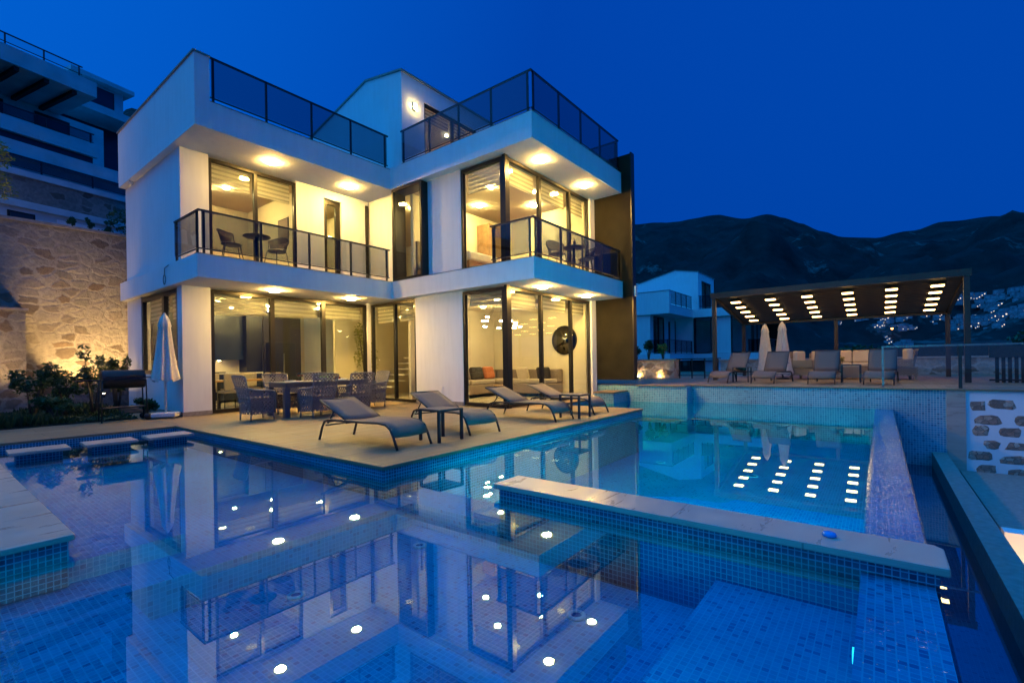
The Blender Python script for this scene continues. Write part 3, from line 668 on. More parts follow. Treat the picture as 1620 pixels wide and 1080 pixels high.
def side_table(label, loc, rz=0, s=.46, h=.46):
    t = thing('side_table', label, 'side table', loc, rz, 'small square tables beside loungers')
    B(-s / 2, s / 2, -s / 2, s / 2, h - .03, h - .008).build('table_frame', M['metal'], t); B(-s / 2 + .01, s / 2 - .01, -s / 2 + .01, s / 2 - .01, h - .008, h).build('table_top', M['sling'], t)
    for x in (-1, 1):
        for y in (-1, 1): B(x * (s / 2 - .02) - .018, x * (s / 2 - .02) + .018, y * (s / 2 - .02) - .018, y * (s / 2 - .02) + .018, 0, h - .03).build('leg', M['metal'], t)
    return t
side_table('square side table between the two left loungers on the deck', (.93, -7.32, 0), R(-4))
side_table('square side table between the two right loungers on the deck', (4.30, -7.60, 0), R(0))
# wicker chair
def wicker_chair(label, loc, rz, mat='wicker', st='strand', cush=True, group='wicker armchairs at the dining table'):
    """faces local -y ; back at +y"""
    t = thing('wicker_armchair', label, 'armchair', loc, rz, group)
    # back shell (slightly curved, flaring)
    vs = []; K = 9
    for z, w, y in ((.14, .25, .25), (.42, .26, .27), (.7, .285, .33), (.90, .30, .385)):
        for k in range(K):
            f = k / (K - 1) * 2 - 1; vs.append((f * w, y - .05 * f * f, z + (.02 * (1 - f * f) if z > .8 else 0)))
    fs = [(r * K + k, r * K + k + 1, r * K + K + k + 1, r * K + K + k) for r in range(3) for k in range(K - 1)]
    MB().add(vs, fs, True).build('backrest', M[mat], t)
    m = MB()
    m.tube([(f * .30, .385 - .05 * f * f, .905 + .02 * (1 - f * f)) for f in [i / 4 - 1 for i in range(9)]], .016, 6)
    for sx in (-1, 1): m.tube([(sx * .30, .335, .9), (sx * .285, .28, .7), (sx * .262, .22, .42), (sx * .25, .2, .14)], .014, 6)
    m.build('back_frame', M[st], t)
    for sx in (-1, 1):
        vs = []
        for z in (.13, .30, .46, .60):
            for k in range(6):
                y = .22 - .46 * k / 5; fl = .255 + .035 * (z - .13) / .5; zz = z + (.04 * k / 5 * 0 if z < .5 else .02 * math.sin(k / 5 * 3.1)); vs.append((sx * fl, y, zz))
        fs = [(r * 6 + k, r * 6 + k + 1, r * 6 + 7 + k, r * 6 + 6 + k) for r in range(3) for k in range(5)]
        MB().add(vs, fs, True).build('side_panel', M[mat], t)
        MB().tube([(sx * .275, .30, .66), (sx * .295, .1, .62), (sx * .295, -.12, .615), (sx * .29, -.24, .59), (sx * .28, -.265, .5), (sx * .262, -.26, .14)], .020, 8).build('armrest', M[st], t)
    vs = [(x, -.25, z) for z in (.12, .38) for x in [-.26 + .52 * k / 5 for k in range(6)]]
    MB().add(vs, [(k, k + 1, 7 + k, 6 + k) for k in range(5)]).build('front_panel', M[mat], t)
    B(-.255, .255, -.25, .24, .38, .41).build('seat', M[st], t)
    if cush: B(-.24, .24, -.24, .22, .411, .47).build('seat_cushion', M['cushion'] if mat == 'wick2' else M['sling'], t, bevel=.02)
    for sx in (-1, 1):
        for y in (-.24, .2): MB().tube([(sx * .24, y, .14), (sx * .245, y * 1.05, 0)], .016, 6).build('leg', M[st], t)
    return t
DT = (2.15, -2.0)
t = thing('dining_table', 'long grey rectangular dining table set on the deck before the sliding window', 'dining table', (*DT, 0), R(-2))
B(-1.05, 1.05, -.46, .46, .715, .75).build('table_top', M['metal'] if 0 else plain('grey_table_metal', (.12, .12, .135), .4, .3, 20, .1), t, bevel=.005)
B(-1.0, 1.0, -.42, .42, .64, .714).build('apron', bpy.data.materials['grey_table_metal'], t)
for x in (-.98, .98):
    for y in (-.39, .39): B(x - .055, x + .055, y - .055, y + .055, 0, .64).build('leg', bpy.data.materials['grey_table_metal'], t)
wicker_chair('wicker armchair at the left head of the outdoor dining table', (.62, -2.15, 0), R(90))
wicker_chair('wicker armchair on the pool side of the dining table, left of its pair', (1.62, -2.78, 0), R(184))
wicker_chair('wicker armchair on the pool side of the dining table, right of its pair', (2.52, -2.82, 0), R(178))
wicker_chair('wicker armchair at the right head of the table before the glazed door', (3.62, -1.95, 0), R(-94))
wicker_chair('wicker armchair on the window side of the dining table, left of its pair', (1.62, -1.25, 0), R(2))
wicker_chair('wicker armchair on the window side of the dining table, right of its pair', (2.62, -1.22, 0), R(-3))
for o in list(COL.objects):
    pass
def wine_glass(label, x, y, z=.752):
    t = thing('wine_glass', label, 'wine glass', (x, y, z), 0, 'glasses on the outdoor dining table')
    MB().lathe([(.035, 0), (.034, .004), (.005, .01), (.004, .09), (.02, .105), (.038, .135), (.040, .165), (.034, .2)], (0, 0, 0), 14).build('bowl', M['clear'], t)
    MB().lathe([(.0, .11), (.03, .128), (.034, .15), (0, .152)], (0, 0, 0), 12).build('wine', M['wine'], t)
for x, y, l in ((1.52, -2.2, 'left glass of the pair above the left pool side chair'), (1.62, -2.15, 'right glass of the pair above the left pool side chair'), (2.95, -2.2, 'left glass of the pair near the right end of the table'), (3.05, -2.1, 'right glass of the pair near the right end of the table')): wine_glass(l, x, y)
t = thing('salad_bowl', 'wide bowl of green salad in the middle of the dining table', 'bowl', (2.25, -1.95, .752))
MB().lathe([(.05, 0), (.13, .03), (.17, .07), (.165, .072), (.12, .04)], (0, 0, 0), 24).build('dish', M['white'], t); MB().lathe([(.0, .05), (.14, .055), (.12, .09), (.06, .11), (0, .112)], (0, 0, 0), 16).build('salad', M['food'], t)
t = thing('fruit_plate', 'round plate of red fruit on the dining table right of the salad', 'plate', (2.62, -1.95, .752))
MB().lathe([(.05, 0), (.14, .015), (.14, .02), (.05, .008)], (0, 0, 0), 24).build('dish', M['white'], t); MB().lathe([(0, .02), (.08, .02), (.07, .06), (.02, .085), (0, .086)], (0, 0, 0), 12).build('fruit', M['wine'], t)
for i, (x, y, l) in enumerate(((1.45, -2.25, 'place plate before the left pool side chair'), (2.5, -2.3, 'place plate before the right pool side chair'), (1.55, -1.75, 'place plate before the left window side chair'), (2.9, -1.72, 'place plate before the right window side chair'))):
    t = MB().lathe([(.06, 0), (.13, .012), (.13, .018), (.06, .007)], (0, 0, 0), 24).build('dinner_plate', M['white'], None, loc=(x, y, .752)); tag(t, l, 'plate', 'plates on the dining table')

# bistro sets on balconies
def bistro_chair(label, loc, rz):
    t = thing('mesh_chair', label, 'chair', loc, rz, 'mesh chairs on the balconies')
    K = 11; vs = []
    for r, (z, rad, sc) in enumerate(((.50, .21, 1.), (.62, .235, 1.05), (.76, .26, 1.1))):
        for k in range(K):
            a = math.pi * (k / (K - 1)); zz = z - (.12 if r == 2 else .03) * abs(math.cos(a)) ** 2
            vs.append((math.cos(a) * rad, math.sin(a) * rad * sc, zz))
    fs = [(r * K + k, r * K + k + 1, r * K + K + k + 1, r * K + K + k) for r in range(2) for k in range(K - 1)]
    MB().add(vs, fs, True).build('backrest', M['meshfab'], t)
    m = MB(); m.tube([vs[2 * K + k] for k in range(K)], .012, 6); m.tube([vs[k] for k in range(K)], .009, 6)
    for sx in (-1, 1): m.tube([(sx * .26, 0, .64), (sx * .23, -.02, .5), (sx * .21, -.03, .44)], .011, 6)
    m.build('back_frame', M['metal'], t)
    MB().lathe([(.0, .43), (.2, .43), (.22, .445), (.2, .46), (0, .462)], (0, 0, 0), 20).build('seat', M['metal'], t)
    for sx in (-1, 1):
        for y, q in ((-.15, -.22), (.14, .2)): MB().tube([(sx * .16, y, .43), (sx * .21, q, 0)], .010, 6).build('leg', M['metal'], t)
    return t
M['meshfab'] = glass('dark_mesh_fabric', (.38, .36, .35), .0)
def bistro_table(label, loc):
    t = thing('bistro_table', label, 'table', loc, 0, 'round tables on the balconies')
    MB().lathe([(.0, .70), (.28, .70), (.30, .715), (.29, .735), (0, .74)], (0, 0, 0), 28).build('table_top', M['metal'], t)
    MB().lathe([(.2, 0), (.2, .02), (.045, .04), (.04, .7)], (0, 0, 0), 20).build('pedestal', M['metal'], t)
    return t
zb = Z1T + .013
bistro_table('round black table on the left balcony between two mesh chairs', (1.33, -.72, zb)); bistro_chair('mesh chair left of the round table on the left balcony', (.80, -.65, zb), R(75)); bistro_chair('mesh chair right of the round table on the left balcony', (1.80, -.72, zb), R(-160))
bistro_table('round black table on the right balcony with a lantern on it', (7.35, -5.85, zb)); bistro_chair('mesh chair left of the round table on the right balcony', (6.65, -5.75, zb), R(75)); bistro_chair('mesh chair right of the round table on the right balcony', (7.75, -6.0, zb), R(-150)); 
t = thing('lantern', 'small dark lantern standing on the round balcony table', 'lantern', (7.4, -5.85, zb + .742)); MB().lathe([(.05, 0), (.05, .015), (.035, .03), (.035, .13), (.05, .14), (.01, .19), (.008, .24)], (0, 0, 0), 12).build('lantern_body', M['metal'], t)

# umbrellas
def umbrella(label, loc, H=2.3, zb0=.85, rad=.23, base=True, poleM='white', group=None, rz=0):
    t = thing('closed_umbrella', label, 'umbrella', loc, rz, group)
    n = 32; vs = []; prof = [(.02, H), (.075, H - .06), (.11, H - .28), (.105, H - .32)]
    lv = [(H, .015), (H - .05, .035), (H - .10, .068), (H - .18, .10), (H - .30, .125), (H - .34, .10), (H - .6, .125), (H - .9, .155), (zb0 + .25, rad * .85), (zb0 + .06, rad), (zb0, rad * .98)]
    for z, r in lv:
        for k in range(n):
            a = 2 * math.pi * k / n; amp = .22 if z < H - .31 else .08
            rr = r * (1 + amp * math.cos(a * 8 + .3 * math.sin(z * 3))); vs.append((rr * math.cos(a), rr * math.sin(a), z + (.03 * math.cos(a * 8) if z == zb0 else 0)))
    fs = [(i * n + k, i * n + (k + 1) % n, (i + 1) * n + (k + 1) % n, (i + 1) * n + k) for i in range(len(lv) - 1) for k in range(n)] + [tuple(range(n))]
    MB().add(vs, fs, True).build('canopy', M['canvas'], t)
    MB().tube([(0, 0, .1), (0, 0, H - .02)], .024, 12).build('pole', M[poleM], t)
    if base: B(-.24, .24, -.2, .2, .03, .125).build('base', M['granite'], t, bevel=.02)
    else: MB().lathe([(.2, .0), (.2, .05), (.03, .07), (.03, .2)], (0, 0, 0), 20).build('base', M['metal'], t)
    return t
umbrella('closed white umbrella on a granite base at the villa corner', (-.30, .12, 0), 2.33, .82, .235, rz=R(-35))
t = umbrella('closed cream umbrella under the pergola, left of its pair', (14.9, -9.18, .385), 1.93, .25, .22, False, 'metal', 'closed umbrellas on the far terrace')
umbrella('closed cream umbrella under the pergola, right of its pair', (14.3, -9.80, .385), 1.95, .15, .27, False, 'metal', 'closed umbrellas on the far terrace')

# barbecue
t = thing('barbecue', 'black barrel barbecue on legs with wheels beside the garden bed', 'barbecue', (-1.0, .32, 0), R(-3))
n = 18
def halfcyl(top):
    poly = [(.19 * math.cos(math.pi * k / 12) , (1 if top else -1) * .19 * math.sin(math.pi * k / 12)) for k in range(13)]
    return [(p[0], p[1] + .88 + (.006 if top else 0)) for p in poly]
MB().prism(halfcyl(False), 'x', -.36, .36).build('firebox', M['black'], t); MB().prism(halfcyl(True), 'x', -.36, .36).build('lid', M['black'], t)
MB().tube([(-.3, -.22, .95), (.3, -.22, .95)], .012, 8).build('handle', M['metal'], t)
for x in (-.36, .36):
    for y in (-.17, .17): MB().tube([(x, y, .86), (x * 1.05, y, .0 if x < 0 else .06)], .014, 6).build('leg', M['black'], t)
B(-.36, .36, -.17, .17, .28, .30).build('lower_shelf', M['black'], t); B(.38, .80, -.1, .1, .90, .92).build('side_shelf', M['black'], t); B(-.75, -.38, -.15, .15, .86, .88).build('side_shelf', M['black'], t)
for y in (-.2, .2): MB().tube([(.38, y - .02, .07), (.38, y + .02, .07)], .07, 18).build('wheel', M['black'], t)

# ------------------------------------------------------------------ interiors
def cushion(label, c, s, rot, mat): 
    o = MB().obox((0, 0, 0), s).build('cushion', M[mat], None, bevel=min(s) * .45, seg=4); o.location = c; o.rotation_euler = rot; tag(o, label, 'cushion'); return o
t = thing('corner_sofa', 'taupe corner sofa seen through the living room glass', 'sofa')
B(5.6, 9.05, -2.5, -1.55, .12, .42).box(8.1, 9.05, -4.4, -2.5, .12, .4205).build('sofa_base', M['sofa'], t, bevel=.03)
for x in (5.65, 6.85): B(x, x + 1.15, -2.48, -1.85, .425, .56).build('seat_cushion', M['sofaseat'], t, bevel=.04)
B(8.12, 8.8, -4.35, -1.9, .425, .56).build('seat_cushion', M['sofaseat'], t, bevel=.04)
B(5.6, 8.85, -1.84, -1.56, .43, .86).box(8.85, 9.06, -4.4, -1.56, .43, .8605).build('backrest', M['sofa'], t, bevel=.04)
for i, (x, mt, l) in enumerate(((5.85, 'rust', 'rust cushion at the left end of the corner sofa'), (6.4, 'charcoal', 'charcoal cushion beside the rust one on the corner sofa'), (7.0, 'sofa', 'taupe cushion in the middle of the corner sofa back'), (7.6, 'charcoal', 'charcoal cushion right of the sofa middle'), (8.2, 'rust', 'rust cushion in the sofa corner'))):
    cushion(l, (x, -2.0, .76), (.5, .16, .42), (R(-18), 0, R(rnd.uniform(-12, 12))), mt)
cushion('cream cushion lying against the chaise back', (8.65, -3.1, .74), (.14, .46, .4), (0, R(-18), 0), 'cushion'); cushion('charcoal cushion at the window end of the chaise', (8.68, -3.9, .74), (.14, .46, .4), (0, R(-18), R(8)), 'charcoal')
t = thing('coffee_table', 'small wire coffee table in front of the living room sofa', 'table', (7.0, -3.6, .013)); MB().lathe([(0, .40), (.3, .40), (.3, .42), (0, .421)], (0, 0, 0), 24).build('table_top', M['wood'], t)
for k in range(3): MB().tube([(.26 * math.cos(k * 2.09), .26 * math.sin(k * 2.09), .4), (.2 * math.cos(k * 2.09), .2 * math.sin(k * 2.09), 0)], .01, 6).build('leg', M['metal'], t)
t = thing('round_mirror', 'round black rimmed mirror on the living room side wall', 'mirror', (9.09, -4.45, 1.78))
MB().tube([(-.03, 0, 0), (0, 0, 0)], .46, 40).build('rim', M['frame'], t); MB().tube([(-.034, 0, 0), (-.031, 0, 0)], .425, 40).build('mirror_glass', M['mirror'], t)
t = thing('air_conditioner', 'white wall air conditioner above the living room sofa', 'air conditioner', (6.3, -1.62, 2.3)); B(-.42, .42, -.1, .11, -.14, .14).build('casing', M['white'], t, bevel=.03); B(-.38, .38, -.115, -.1, -.12, -.09).build('vent_flap', M['sofaseat'], t)
t = thing('air_conditioner', 'white wall air conditioner high in the left upper bedroom', 'air conditioner', (1.1, 3.42, 5.35)); B(-.42, .42, -.1, .08, -.14, .14).build('casing', M['white'], t, bevel=.03); B(-.38, .38, -.115, -.1, -.12, -.09).build('vent_flap', M['sofaseat'], t)
t = thing('chandelier', 'cluster of small glowing lamps hanging in the living room', 'chandelier', (7.0, -3.6, 2.86))
MB().lathe([(.2, 0), (.2, -.03), (0, -.031)], (0, 0, 0), 20).build('ceiling_rose', M['metal'], t)
rr = random.Random(5)
for k in range(13):
    x, y, z = rr.uniform(-.75, .75), rr.uniform(-.4, .4), rr.uniform(-.75, -.45)
    l = MB().tube([(x * .25, y * .25, -.03), (x, y, z)], .003, 4).build('lamp_cord', M['metal'], t); B(x - .06, x + .06, y - .015, y + .015, z - .02, z + .01).build('bulb', M['spotI'], l)
# kitchen
t = thing('kitchen_cabinets', 'navy wall cabinets above a pale worktop along the kitchen back wall', 'kitchen')
B(.4, 2.75, 3.5, 3.84, 1.32, 2.68).build('wall_cabinet', M['navy'], t); B(.3, 3.2, 3.25, 3.84, .1, .88).build('base_cabinet', M['navy'], t); B(.28, 3.22, 3.2, 3.84, .88, .92).build('worktop', M['granite'], t)
B(2.76, 3.25, 3.3, 3.84, .93, 2.7).build('tall_cabinet', M['black'], t); B(3.26, 4.5, 3.25, 3.3, .02, 2.7).build('tall_cabinet', M['charcoal'], t)
for x in (1.3, 2.1): f = B(x - .04, x + .04, 3.6, 3.68, 1.295, 1.319).build('under_light', M['white'], t); B(x - .03, x + .03, 3.61, 3.67, 1.288, 1.294).build('lens', M['spotI'], f)
B(1.55, 2.15, 3.3, 3.7, .921, .95).build('hob', M['black'], t)
t = thing('fridge', 'tall black fridge standing in the kitchen niche', 'fridge', (3.72, 2.9, .013)); B(-.4, .4, -.02, .33, .0, 1.85).build('fridge_body', M['black'], t, bevel=.01); B(-.02, .02, -.05, -.02, .7, 1.5).build('handle', M['lightrail'], t)
t = thing('indoor_table', 'indoor dining table behind the sliding window', 'table', (1.9, 1.35, .013)); B(-.9, .9, -.42, .42, .70, .74).build('table_top', M['wood'], t)
for x in (-.8, .8):
    for y in (-.34, .34): B(x - .03, x + .03, y - .03, y + .03, 0, .70).build('leg', M['metal'], t)
def dchair(label, loc, rz):
    t = thing('dining_chair', label, 'chair', loc, rz, 'padded chairs around the indoor table')
    B(-.23, .23, -.22, .22, .42, .49).build('seat', M['sofaseat'], t, bevel=.02); B(-.22, .22, .18, .24, .5, .92).build('backrest', M['sofaseat'], t, bevel=.02)
    for x in (-.19, .19):
        for y in (-.18, .18): MB().tube([(x, y, .42), (x * 1.08, y * 1.08, 0)], .012, 6).build('leg', M['metal'], t)
for i, (x, y, r, l) in enumerate(((1.3, .85, 180, 'padded chair nearest the glass left in the kitchen'), (2.3, .85, 180, 'padded chair nearest the glass right in the kitchen'), (1.3, 1.9, 0, 'padded chair on the far left of the indoor table'), (2.3, 1.9, 0, 'padded chair on the far right of the indoor table'))): dchair(l, (x, y, .013), R(r))
# beds, picture, wardrobe
t = thing('bed', 'white made bed behind the upper right corner glass', 'bed', (6.2, -2.9, Z1T + .013)); B(-.9, .9, -1.0, 1.05, .1, .35).build('bed_frame', M['wood'], t); B(-.88, .88, -.98, 1.0, .36, .62).build('mattress', M['linen'], t, bevel=.06); B(-.9, .9, 1.05, 1.15, .1, 1.2).build('headboard', M['sofa'], t, bevel=.03)
for x in (-.42, .42): B(x - .33, x + .33, .55, .95, .625, .78).build('pillow', M['linen'], t, bevel=.06)
t = thing('wardrobe', 'pale wood wardrobe against the upper right bedroom wall', 'wardrobe', (8.5, -1.82, Z1T + .013)); B(-.55, .55, -.5, .0, 0, 2.2).build('carcass', M['wood'], t)
t = thing('picture', 'small abstract picture on the left bedroom wall', 'picture', (2.94, 1.2, 5.0)); B(-.015, 0, -.3, .3, -.35, .35).build('picture_frame', M['frame'], t); B(-.018, -.0155, -.27, .27, -.32, .32).build('canvas', M['sofa'], t)
# stair hall: plants and floating treads
t = thing('floating_stair', 'pale floating stair treads behind the glazed door', 'stairs')
for k in range(9): B(6.3 + .27 * k, 6.62 + .27 * k, .7, 1.7, .3 + .2 * k, .35 + .2 * k).build('tread', M['linen'], t)
B(8.9, 9.0, .7, 1.7, 0.02, 2.2).build('stringer', M['charcoal'], t)

# foliage helper
def leaves(m, c, rx, ry, rz, n, s, rn):
    for _ in range(n):
        while True:
            p = Vector((rn.uniform(-1, 1), rn.uniform(-1, 1), rn.uniform(-1, 1)))
            if .25 < p.length < 1: break
        p = Vector((c[0] + p.x * rx, c[1] + p.y * ry, c[2] + p.z * rz)); q = s * rn.uniform(.6, 1.3)
        d = Vector((rn.gauss(0, 1), rn.gauss(0, 1), rn.gauss(0, .7))).normalized(); u = d.orthogonal().normalized(); u = (Matrix.Rotation(rn.uniform(0, 6.28), 3, d) @ u)
        m.add([p - d * q, p + u * q * .38, p + d * q, p - u * q * .38], [(0, 1, 2, 3)])
def plant(name, label, cat, loc, h, r, n, s, leaf='leaf', group=None, stems=5, seed=1, clumps=7, flat=1.):
    t = thing(name, label, cat, loc, 0, group); rn = random.Random(seed); m = MB(); st = MB()
    for k in range(stems):
        a = rn.uniform(0, 6.28); q = rn.uniform(.3, .9) * r; top = Vector((q * math.cos(a), q * math.sin(a), h * rn.uniform(.6, .95)))
        st.tube([(0.02 * math.cos(a), .02 * math.sin(a), 0), tuple(top * .5 + Vector((0, 0, .05))), tuple(top)], .012, 5, rs=[.02 * h + .006, .012 * h + .004, .004])
        leaves(m, top, r * .38, r * .38, h * .14 * flat, n // (stems + clumps), s, rn)
    for k in range(clumps):
        a = rn.uniform(0, 6.28); q = rn.uniform(.1, .8) * r; leaves(m, (q * math.cos(a), q * math.sin(a), h * rn.uniform(.35, .85)), r * .4, r * .4, h * .15 * flat, n // (stems + clumps), s, rn)
    st.build('stem', M['bark'], t); m.build('foliage', M[leaf], t); return t
def tree(label, loc, h, r, seed, leaf='leaf', n=2600, s=.16, group='trees beyond the far terrace', trunk=.35, name='tree'):
    t = thing(name, label, 'tree', loc, 0, group); rn = random.Random(seed); m = MB(); tr = MB()
    tr.tube([(0, 0, 0), (.1, .05, h * .3), (.05, .1, h * .6), (0, 0, h * .9)], .2, 8, rs=[h * .03, h * .022, h * .014, h * .004])
    C = 15
    for k in range(C):
        a = rn.uniform(0, 6.28); q = rn.uniform(.25, .85) * r; z = h * rn.uniform(trunk, .95); q *= (1.15 - .7 * max(0, (z / h - .55) / .45))
        p = (q * math.cos(a), q * math.sin(a), z); tr.tube([(0, 0, z * .75), p], .05, 5, rs=[h * .009, h * .002]); cr = r * rn.uniform(.28, .5)
        leaves(m, p, cr, cr, cr * .7, n // C, s, rn)
    tr.build('trunk', M['bark'], t); m.build('crown', M[leaf], t); return t

# indoor green wall plants
plant('indoor_plant', 'tall climbing plant lit from below behind the glazed door', 'plant', (6.0, 1.6, .1), 2.3, .45, 900, .05, 'leaf2', seed=11)
t = thing('plant_uplight', 'floor uplight under the climbing plant behind the glazed door', 'light', (6.0, 1.3, .013)); MB().lathe([(.06, 0), (.06, .06), (.05, .065)], (0, 0, 0), 14).build('housing', M['metal'], t); MB().disc((0, 0, .07), .045).build('lens', M['gardenL'], t)

# ------------------------------------------------------------------ garden and retaining wall at left
t = thing('retaining_wall', 'tall ochre rubble retaining wall behind the garden at left', 'wall')
B(-16, 9.0, 5.25, 6.0, -.3, 4.98).build('masonry', M['rubble'], t); B(-16, 9.0, 5.19, 6.05, 4.98, 5.06).build('coping', M['base'], t)
t = thing('garden_wall', 'lower rubble wall with a stone cap at the left edge, in front of the tall wall', 'wall')
B(-16, -1.95, 4.6, 5.248, -.2, 2.6).build('masonry', M['rubble'], t); B(-16, -1.9, 4.55, 5.248, 2.6, 2.66).build('cap', M['base'], t)
m = MB(); T(-16, -.7, .55, 5.3, -.2, .02); T(-.7, 0, 2.2, 5.3, -.1, .021); struct(m.build('garden_soil', M['soil']))
m = MB(); rn = random.Random(9)
for _ in range(9000):
    x, y = rn.uniform(-6.5, -.72), .58 + 4 * rn.random() ** 1.4; p = Vector((x, y, .02)); hgt = rn.uniform(.05, .16) * (1 + .9 * math.sin(x * 2.1 + y)); w = .022
    d = Vector((rn.gauss(0, .05), rn.gauss(0, .05), max(.03, hgt))); u = Vector((rn.uniform(-1, 1), rn.uniform(-1, 1), 0)).normalized() * w
    m.add([p - u * .4, p + u * .4, p + d * .6 + u, p + d, p + d * .6 - u], [(0, 1, 2, 3, 4)])
g = m.build('ground_cover', M['grass']); g['kind'] = 'stuff'
for i, (x, y, h, r, l) in enumerate(((-2.15, 2.2, 1.25, .42, 'broad leafy shrub left in the garden bed against the rubble wall'), (-1.55, 2.6, 1.0, .42, 'low spreading shrub in the garden bed, second from the left'), (-1.1, 2.3, 1.55, .36, 'tallest shrub of the garden bed, just left of the barbecue'),
                             (-.45, 3.3, 1.35, .25, 'thin shrub behind the barbecue lid beside the villa wall'), (-3.1, 1.6, .7, .5, 'low dark shrub at the left edge of the garden bed'), (-1.9, 1.2, .5, .4, 'small mounded shrub at the front of the garden bed'), (-.42, .95, .42, .3, 'small mounded shrub between barbecue wheel and villa wall'))):
    plant('garden_shrub', l, 'shrub', (x, y, .02), h, r, 800, .055, seed=20 + i, group='shrubs in the garden bed', clumps=6)
def uplight(label, loc, power, target, mat='gardenL', spread=1.9, r=.05):
    t = thing('garden_light', label, 'garden light', loc, 0, 'spike lights in the garden bed')
    MB().lathe([(r + .012, 0), (r + .015, .09), (r + .002, .10)], (0, 0, 0), 14).build('housing', M['metal'], t); MB().disc((0, 0, .101), r).build('lens', M[mat], t)
    ld = bpy.data.lights.new('garden_spot', 'SPOT'); ld.energy = power; ld.color = (1, .60, .2); ld.spot_size = spread; ld.spot_blend = .5; ld.shadow_soft_size = .04
    lo = bpy.data.objects.new('garden_spot', ld); COL.objects.link(lo); lo.parent = t; lo.location = (0, 0, .16)
    lo.rotation_euler = (Vector(target) - Vector(loc) - Vector((0, 0, .16))).to_track_quat('-Z', 'Y').to_euler(); return t
uplight('bright garden spike light behind the barbecue beside the villa wall', (-.62, 3.9, .35), 850, (-.70, 5.2, 1.7), spread=1.25)
uplight('garden spike light among the shrubs left of the barbecue', (-1.75, 3.2, .1), 14, (-1.6, 5.2, 3.0))
uplight('garden spike light at the left edge washing the lower wall', (-3.2, 3.7, .6), 150, (-2.7, 4.6, 1.9))
uplight('spike light in the lower yard washing the yard wall', (4.2, -14.6, -4.0), 900, (5.38, -14.9, -2.6)).pop('group')
uplight('lawn light at the top left above the tall wall', (-3.3, 5.7, 5.07), 60, (-2.2, 6.3, 6.2), spread=2.2)

# above the wall at left: neighbour's terraces
tree('yellow lit tree branch at the far left above the rubble wall', (-2.62, 6.5, 4.9), 2.6, .8, 41, 'leaf2', 1500, .06, None)
tree('dark conifer like tree between the rubble wall top and the villa', (1.2, 8.2, 4.4), 3.0, 1.1, 42, 'leaf', 2600, .09, None, .1)
for i, (x, l) in enumerate(((-.85, 'small shrub on the rubble wall top, left of three'), (-.45, 'small shrub on the rubble wall top, middle of three'), (-.05, 'small shrub on the rubble wall top, right of three'))):
    plant('wall_shrub', l, 'shrub', (x, 5.7, 5.06), .42, .13, 260, .04, seed=60 + i, group='small shrubs on the rubble wall', stems=2, clumps=3)
m = MB(); T(-30, 30, 6.05, 60, 2, 4.9); struct(m.build('upper_ground', M['soil']))
t = thing('hillside_building', 'dark multi level building with long balconies on the slope at upper left', 'building', (-1.9, 11.5, 4.9), R(13))
def hb(x0, x1, y0, y1, z0, z1, name, mat): return B(x0, x1, y0, y1, z0, z1).build(name, M[mat], t)
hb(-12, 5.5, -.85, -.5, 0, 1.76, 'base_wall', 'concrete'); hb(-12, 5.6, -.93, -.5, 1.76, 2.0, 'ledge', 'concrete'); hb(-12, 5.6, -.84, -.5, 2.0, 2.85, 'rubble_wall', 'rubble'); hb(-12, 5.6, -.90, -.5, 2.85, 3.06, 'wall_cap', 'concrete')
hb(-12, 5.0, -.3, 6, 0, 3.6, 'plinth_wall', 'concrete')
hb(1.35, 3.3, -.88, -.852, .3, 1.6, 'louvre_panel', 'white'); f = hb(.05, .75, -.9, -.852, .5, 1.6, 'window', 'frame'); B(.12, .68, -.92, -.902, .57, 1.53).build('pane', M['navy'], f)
hb(-12, 5.6, -.62, 6, 3.6, 4.1, 'floor_slab', 'concrete'); hb(-12, 2.7, -.66, -.5, 4.36, 4.86, 'balcony_band', 'concrete'); hb(-12, 2.6, -.5, 3, 4.1, 4.36, 'dark_gap_fill', 'navy')  # navy box stands for the dark open gap under the balcony band
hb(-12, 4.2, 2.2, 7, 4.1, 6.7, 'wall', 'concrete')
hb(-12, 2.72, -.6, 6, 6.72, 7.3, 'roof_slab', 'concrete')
MB().prism([(-12, 7.3), (-12, 9.4), (-1.6, 8.4), (.9, 7.3)], 'y', 2.2, 7).build('upper_volume', M['concrete'], t)
for x, x1 in ((-6, -3.2), (-2.2, 1.0), (1.9, 3.0)): f = hb(x, x1, 2.15, 2.195, 4.4, 6.5, 'window', 'frame'); B(x + .1, x1 - .1, 2.13, 2.148, 4.5, 6.4).build('pane', M['navy'], f)
k = -6.0
while k < 2.6: hb(k, k + .14, -.5, 2.1, 6.58, 6.719, 'joist', 'darkwood'); k += .8
railing(t, [(-8, -.5), (2.3, -.5)], 7.31, .42, 1.0, 'clear')
railing(t, [(-8, -.45), (2.65, -.45)], 4.87, .45, 1.3, 'smoke')
railing(t, [(-8, -.8), (5.5, -.8)], 3.06, .5, 1.5, 'smoke')
hb(3.2, 6.4, 3.4, 8, 8.0, 8.35, 'annex_slab', 'concrete'); hb(4.2, 6.0, 4.3, 8, 8.35, 9.7, 'annex_wall', 'concrete'); hb(3.8, 6.3, 3.9, 8, 9.7, 9.9, 'annex_roof', 'concrete'); f = hb(4.5, 5.6, 4.25, 4.295, 8.6, 9.55, 'window', 'frame'); B(4.55, 5.55, 4.22, 4.248, 8.65, 9.5).build('pane', M['navy'], f)
hb(3.4, 7, 5, 9, 4.1, 8.0, 'annex_base', 'navy')

